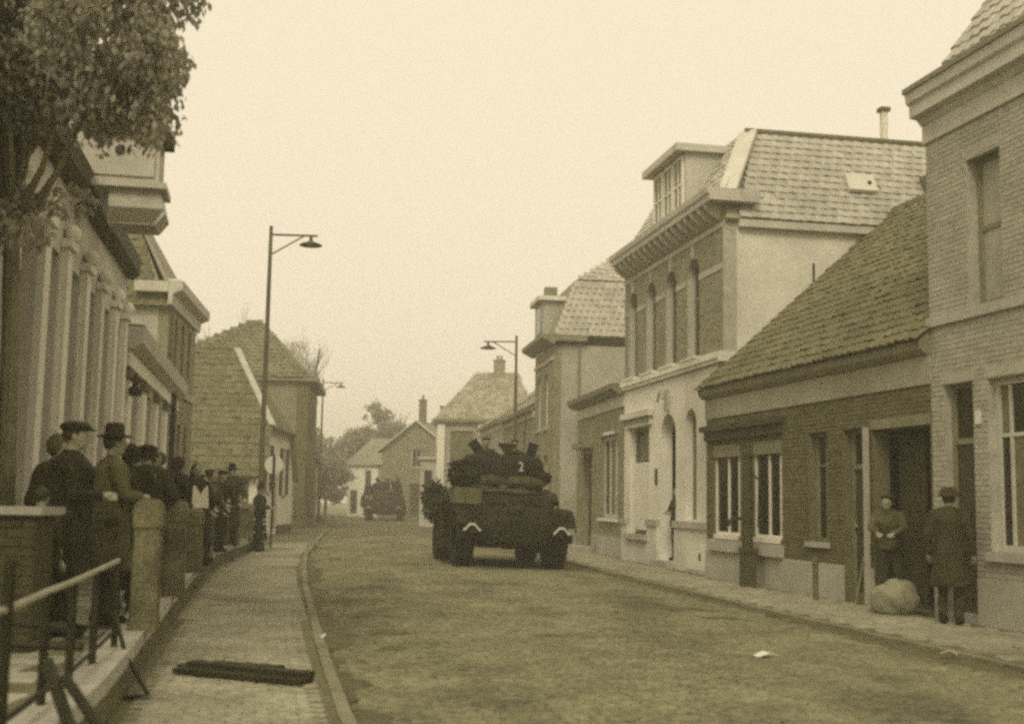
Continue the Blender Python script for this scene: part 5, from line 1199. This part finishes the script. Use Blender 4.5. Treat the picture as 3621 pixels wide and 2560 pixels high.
    if apron: MB().poly_prism([(-0.13*k,-0.19*k,1.38*k),(-0.09*k,-0.195*k,1.38*k),(0,-0.20*k,1.24*k),(0.09*k,-0.195*k,1.38*k),(0.13*k,-0.19*k,1.38*k),(0.15*k,-0.20*k,1.02*k),(-0.15*k,-0.20*k,1.02*k)], (0,-0.012,0)).build('apron', apron, o)
    # hair and headgear
    hr = MB(); hr.ell(hd+Vector((0,0.022,0.025))*k, (0.086*k,0.092*k,0.102*k), 14, 10)
    if hair == 'long': hr.ell(hd+Vector((0,0.06,-0.05))*k, (0.095*k,0.06*k,0.13*k), 12, 8)
    hro = hr.build('hair', M['hair'], o, True)
    mh = mhat or M['cloth_black']
    if hat == 'hat': MB().lathe([(0,0.14),(0.07,0.145),(0.085,0.12),(0.092,0.04),(0.16,0.025),(0.165,0.015),(0.0,0.01)], tuple(hd+Vector((0,0.012,0.045))*k), n=18).build('hat', mh, o, True)
    elif hat == 'cap': MB().ell(hd+Vector((0,0.01,0.075))*k, (0.118*k,0.13*k,0.05*k), 14, 8).ell(hd+Vector((0,-0.11,0.055))*k, (0.07*k,0.05*k,0.012*k), 10, 6).build('cap', mh, o, True)
    elif hat == 'helmet': MB().lathe([(0,0.10),(0.06,0.095),(0.105,0.06),(0.125,0.0),(0.155,-0.025),(0.158,-0.03),(0.12,-0.01),(0,0.02)], tuple(hd+Vector((0,0.005,0.06))*k), n=18).build('helmet', mh, o, True)
    elif hat == 'beret': MB().ell(hd+Vector((0.02,0.01,0.095))*k, (0.115*k,0.12*k,0.035*k), 14, 8).build('beret', mh, o, True)
    elif hat == 'scarf': MB().ell(hd+Vector((0,0.02,0.02))*k, (0.098*k,0.105*k,0.118*k), 14, 8).build('headscarf', mh, o, True)
    return o
crowd = 'onlookers on the raised left pavement'
person('man in cap and long black coat, nearest of the onlookers at far left', (-3.66,10.05,UP), R(105), 'coat', M['cloth_black'], M['cloth_black'], 'cap', wide=1.0, H=1.76, arms='front', group=crowd, skirt_z=0.50)
person('onlooker in grey coat and brimmed hat beside the man in black coat', (-3.64,11.0,UP), R(125), 'coat', M['cloth_grey'], M['cloth_dark'], 'hat', H=1.74, arms='front', group=crowd, skirt_z=0.5)
person('half-hidden onlooker by the house wall left of the man in the long black coat', (-4.05,10.75,UP), R(70), 'coat', M['cloth_dark'], M['cloth_grey'], 'scarf', M['cloth_grey'], H=1.68, arms='down', group=crowd)
person('bare-legged child standing by the low brick wall at far left', (-3.72,9.6,UP), R(170), 'jacket', M['cloth_dark'], M['cloth_dark'], None, H=1.22, arms='down', group=crowd, bare=True)
person('onlooker in pale jacket and cap behind the nearest stone post', (-4.62,15.0,UP), R(190), 'jacket', M['cloth_pale'], M['cloth_dark'], 'cap', M['cloth_dark'], H=1.75, arms='down', group=crowd)
person('bare-headed man in dark suit seen from behind above the second stone post', (-5.12,17.6,UP), R(205), 'jacket', M['cloth_black'], M['cloth_black'], None, H=1.78, arms='hips', group=crowd, wide=1.08)
person('person in a pale headscarf between the man in dark suit and the woman', (-4.95,16.3,UP), R(170), 'coat', M['cloth_dark'], M['cloth_grey'], 'scarf', M['cloth_pale'], H=1.55, arms='front', group=crowd)
person('woman with white bib apron leaning at the rail', (-4.95,19.0,UP), R(40), 'dress', M['cloth_black'], M['cloth_black'], None, H=1.66, arms='rail', apron=M['cloth_white'], hair='long', legs=False, group=crowd)
person('woman with big dark hair just behind the woman in the apron', (-5.35,19.4,UP), R(120), 'coat', M['cloth_black'], M['cloth_black'], 'scarf', M['cloth_black'], H=1.76, arms='front', wide=1.2, hair='long', group=crowd)
person('stooping person in grey at the rail right of the apron woman', (-5.35,21.2,UP), R(60), 'coat', M['cloth_grey'], M['cloth_dark'], None, H=1.62, arms='rail', lean=0.25, group=crowd)
person('person in dark clothes leaning on the middle of the rail', (-5.95,23.6,UP), R(50), 'coat', M['cloth_dark'], M['cloth_dark'], 'cap', H=1.68, arms='rail', lean=0.2, group=crowd)
person('man in brimmed hat near the far end of the rail', (-6.55,28.4,UP), R(30), 'coat', M['cloth_dark'], M['cloth_dark'], 'hat', H=1.86, arms='rail', group=crowd)
person('man in a long dark coat standing by the lamp post on the left pavement', (-6.86,33.2,0.0), R(100), 'coat', M['cloth_black'], M['cloth_black'], 'hat', H=1.82, arms='front', skirt_z=0.32, group=crowd)
person('stout person in black shawl behind the hatted onlooker in grey', (-3.85,12.2,UP), R(175), 'coat', M['cloth_black'], M['cloth_black'], 'scarf', M['cloth_black'], H=1.66, arms='front', wide=1.2, group=crowd)
person('dark-coated onlooker with a cap looking over the nearest stone post', (-4.1,13.6,UP), R(215), 'coat', M['cloth_dark'], M['cloth_black'], 'cap', M['cloth_black'], H=1.72, arms='pocket', group=crowd)
person('young man in dark pullover leaning out between the first two posts', (-4.25,14.0,UP), R(140), 'jacket', M['cloth_dark'], M['cloth_grey'], None, H=1.70, arms='rail', lean=0.15, group=crowd)
person('girl in dark dress standing in front of the stooping person', (-5.15,20.2,UP), R(70), 'dress', M['cloth_dark'], M['cloth_dark'], None, H=1.50, arms='rail', hair='long', legs=False, group=crowd)
person('old man in a dark cap near the middle of the rail', (-6.1,25.4,UP), R(60), 'coat', M['cloth_black'], M['cloth_black'], 'cap', H=1.70, arms='rail', lean=0.1, group=crowd)
s1 = person('soldier in khaki coat and helmet standing with his back to the brick corner', (5.80,15.95,0.0), R(150), 'coat', M['khaki'], M['khaki'], 'helmet', M['khaki'], H=1.74, arms='down', wide=1.1, skirt_z=0.50)
person('soldier bending over in the dark gateway behind the pale bundle', (5.78,18.35,0.06), R(-25), 'jacket', M['cloth_grey'], M['khaki'], 'beret', M['khaki'], H=1.70, arms='work', lean=0.5)
person('person in dark clothes in the arched doorway of the white house', (4.02,28.88,0.15), R(-60), 'jacket', M['cloth_dark'], M['cloth_black'], None, H=1.72, arms='front')
for k, (dx, dy, zz, ht, lab) in enumerate(((-0.22,0.33,1.30,'beret','crewman in beret looking out of the left turret hatch'), (0.50,0.33,1.27,'beret','crewman half hidden in the right turret hatch'))):
    p = Matrix.Rotation(R(11),4,'Z') @ Vector((dx, dy, 0)) + car.location
    person(lab, (p.x, p.y, zz), R(11), 'jacket', M['khaki'], M['khaki'], ht, M['cloth_black'], H=1.70, arms='down', group='crewmen in the turret')
bpy.context.view_layer.update()
dg = bpy.context.evaluated_depsgraph_get()
new = [(o, bpy.data.meshes.new_from_object(o.evaluated_get(dg))) for o in REM]
for o, me in new:
    o.modifiers.clear(); o.data = me
    for p in me.polygons: p.use_smooth = True
    if o.name.split('.')[0] in ('coat', 'jacket', 'trousers'):      # folds of cloth
        off = Vector((random.uniform(0, 50), random.uniform(0, 50), 0))
        nv_ = len(me.vertices); co_ = np.empty(nv_*3, dtype=np.float32); no_ = np.empty(nv_*3, dtype=np.float32); me.vertices.foreach_get('co', co_); me.vertices.foreach_get('normal', no_); co_ = co_.reshape(-1, 3); no_ = no_.reshape(-1, 3)
        for i_ in range(nv_):
            q = Vector(co_[i_]); k_ = mnoise.noise(Vector((q.x*11, q.y*11, q.z*3.2))+off)*0.017 + mnoise.noise(Vector((q.x*6+q.z*5, q.y*7, q.z*9))+off)*0.012
            co_[i_] += no_[i_]*k_
        me.vertices.foreach_set('co', co_.ravel()); me.update()
t = thing('leaning_pole', 'thin rifle-like pole leaning by the gateway', 'pole', (5.42,19.0,0))
MB().tube([(0,0,0.0),(0.25,0.05,1.15)], 0.018, 6).build('shaft', M['wood_mid'], t)

# ------------------------------------------------------------------ trees
def limb_tree(name, label, loc, H, spread, m_leaf, clumps, n, size, trunk_r, seed, group=None, depth=3, drop=0.3, bare=False):
    t = thing(name, label, 'tree', loc, 0, group); rnd = random.Random(seed); mb = MB()
    def grow(p, d, L, r, lev):
        q = p + d*L*0.5 + Vector((rnd.uniform(-1,1),rnd.uniform(-1,1),0))*L*0.05; e = q + d*L*0.5
        mb.tube([p, q, e], [r, r*0.85, r*0.7], 6 if lev < 2 else 4, False)
        if lev < depth:
            for _ in range(3 if lev else 4):
                nd = (d + Vector((rnd.uniform(-1,1),rnd.uniform(-1,1),rnd.uniform(-0.1,0.8)))*spread).normalized(); grow(e if rnd.random() < 0.7 else q, nd, L*rnd.uniform(0.55,0.8), r*0.55, lev+1)
    grow(Vector((0,0,-0.1)), Vector((rnd.uniform(-.04,.04),rnd.uniform(-.04,.04),1)).normalized(), H*0.42, trunk_r, 0)
    mb.build('trunk', M['bark'], t)
    if n: link('crown', foliage_mesh('crown', clumps, n, size, seed, drop), m_leaf, t)
    return t
def street_tree():
    t = thing('street_tree', 'leafy tree overhanging the raised pavement at top left', 'tree', (-4.50,10.7,UP-0.1))
    rnd = random.Random(3); cl = []; mb = MB()
    mb.tube([(0,0,-0.1),(0.03,0,1.2),(-0.02,0.02,2.6),(-0.10,0.05,4.0),(-0.2,0.1,5.2)], [0.11,0.09,0.08,0.07,0.05], 10)
    for k in range(150):
        a = rnd.uniform(0, 2*PI); r_ = rnd.uniform(0.1, 1.0); c = (-0.13+1.48*r_*math.cos(a), -0.35+0.75*r_*math.sin(a), rnd.uniform(4.85,8.0)-0.1*r_)
        s_ = rnd.uniform(0.22,0.42); cl.append((*c, s_, s_, s_*1.1))
        if k % 3 == 0: mb.tube([(-0.1,0.05,3.4+rnd.uniform(0,1.4)), (c[0]*0.5,c[1]*0.5,c[2]-0.7), c], [0.05,0.03,0.012], 5, False)
    for k in range(34): cl.append((1.22+rnd.uniform(-0.3,0.4), rnd.uniform(-0.7,0.2), rnd.uniform(4.95,8.0), 0.24, 0.24, 0.30))
    for k in range(16): a = rnd.uniform(-0.6,1.2); cl.append((1.07+rnd.uniform(-0.5,0.25), rnd.uniform(-0.6,0.2), rnd.uniform(4.6,5.1), 0.16, 0.16, 0.38))
    for k in range(14): cl.append((-0.03+rnd.uniform(-0.75,0.5), -0.2+rnd.uniform(-0.4,0.4), 3.70+rnd.uniform(-0.22,0.25), 0.24, 0.24, 0.18))
    for k in range(0): cl.append((-0.05+rnd.uniform(-0.25,0.2), 0.0+rnd.uniform(-0.2,0.2), rnd.uniform(1.6,3.4), 0.20, 0.20, 0.3))
    mb.build('trunk', M['bark'], t)
    link('crown', foliage_mesh('crown', cl, 80000, 0.075, 3, 0.9), M['leaf'], t)
street_tree()
def ball(n, c, R_, seed, small):
    r2 = random.Random(seed); out_ = []
    for k in range(n):
        d = Vector((r2.gauss(0,1), r2.gauss(0,1), r2.gauss(0,1))).normalized()*r2.uniform(0.2,1.0)
        s = r2.uniform(0.6,1.3)*small; out_.append((c[0]+d.x*R_[0], c[1]+d.y*R_[1], c[2]+d.z*R_[2], s, s, s*0.9))
    return out_
limb_tree('round_tree', 'broad round-crowned tree closing the end of the street', (-13.2,118.0,0), 10, 0.6, M['leaf'], ball(60, (0,0,6.2), (3.6,2.5,3.6), 5, 1.0) + ball(14, (0.4,0,9.6), (2.4,1.5,1.3), 6, 0.5), 22000, 0.32, 0.3, 11, 'far trees')
limb_tree('small_tree', 'small dense tree left of the white cottage', (-15.4,101.0,0), 6, 0.6, M['leaf'], ball(34, (0,0,3.4), (2.1,1.5,2.6), 8, 0.8), 9000, 0.26, 0.15, 12, 'far trees')
limb_tree('pointed_tree', 'thin dark tree by the tall chimney at the bend', (-8.6,104.0,0), 8, 0.5, M['leaf'], ball(20, (0,0,6.0), (1.0,0.8,2.4), 9, 0.5), 2000, 0.25, 0.15, 13, 'far trees')
limb_tree('small_tree', 'broad dense tree filling the gap left of the small dense tree', (-18.6,108.0,0), 8, 0.6, M['leaf'], ball(44, (0,0,4.6), (2.8,2.0,3.6), 18, 0.9), 12000, 0.28, 0.2, 14, 'far trees')
bt = [((-21.6,88,0),11.4,21,'leftmost hazy half-bare tree behind the barn roof'),((-19.4,91,0),11.8,22,'second hazy half-bare tree, just left of the pyramid roof'),((-16.6,88,0),11.8,23,'tall hazy half-bare tree right of the pyramid roof peak'),((-18.6,97,0),12.6,24,'hazy bare tree showing above the pyramid roof ridge')]
for loc, H, sd, lab in bt:
    limb_tree('bare_tree', lab, loc, H, 0.26, M['leaf'], ball(44, (0,0,H*0.86), (2.6,2.0,H*0.26), sd, 0.7), 7000, 0.14, 0.11, sd, 'half-bare trees beyond the roofs', depth=5)

# ------------------------------------------------------------------ haze
hz = MB().box(-265, 265, -125, 425, -1.95, 19.0).build('haze', None); hz['kind'] = 'stuff'
m = bpy.data.materials.new('haze'); m.use_nodes = True; nt2 = m.node_tree; nt2.nodes.clear()
vo = nt2.nodes.new('ShaderNodeVolumePrincipled'); oo = nt2.nodes.new('ShaderNodeOutputMaterial')
vo.inputs['Color'].default_value = (0.98, 0.95, 0.84, 1); vo.inputs['Density'].default_value = 0.0036; vo.inputs['Anisotropy'].default_value = 0.2
nt2.links.new(vo.outputs[0], oo.inputs['Volume']); hz.data.materials.append(m)
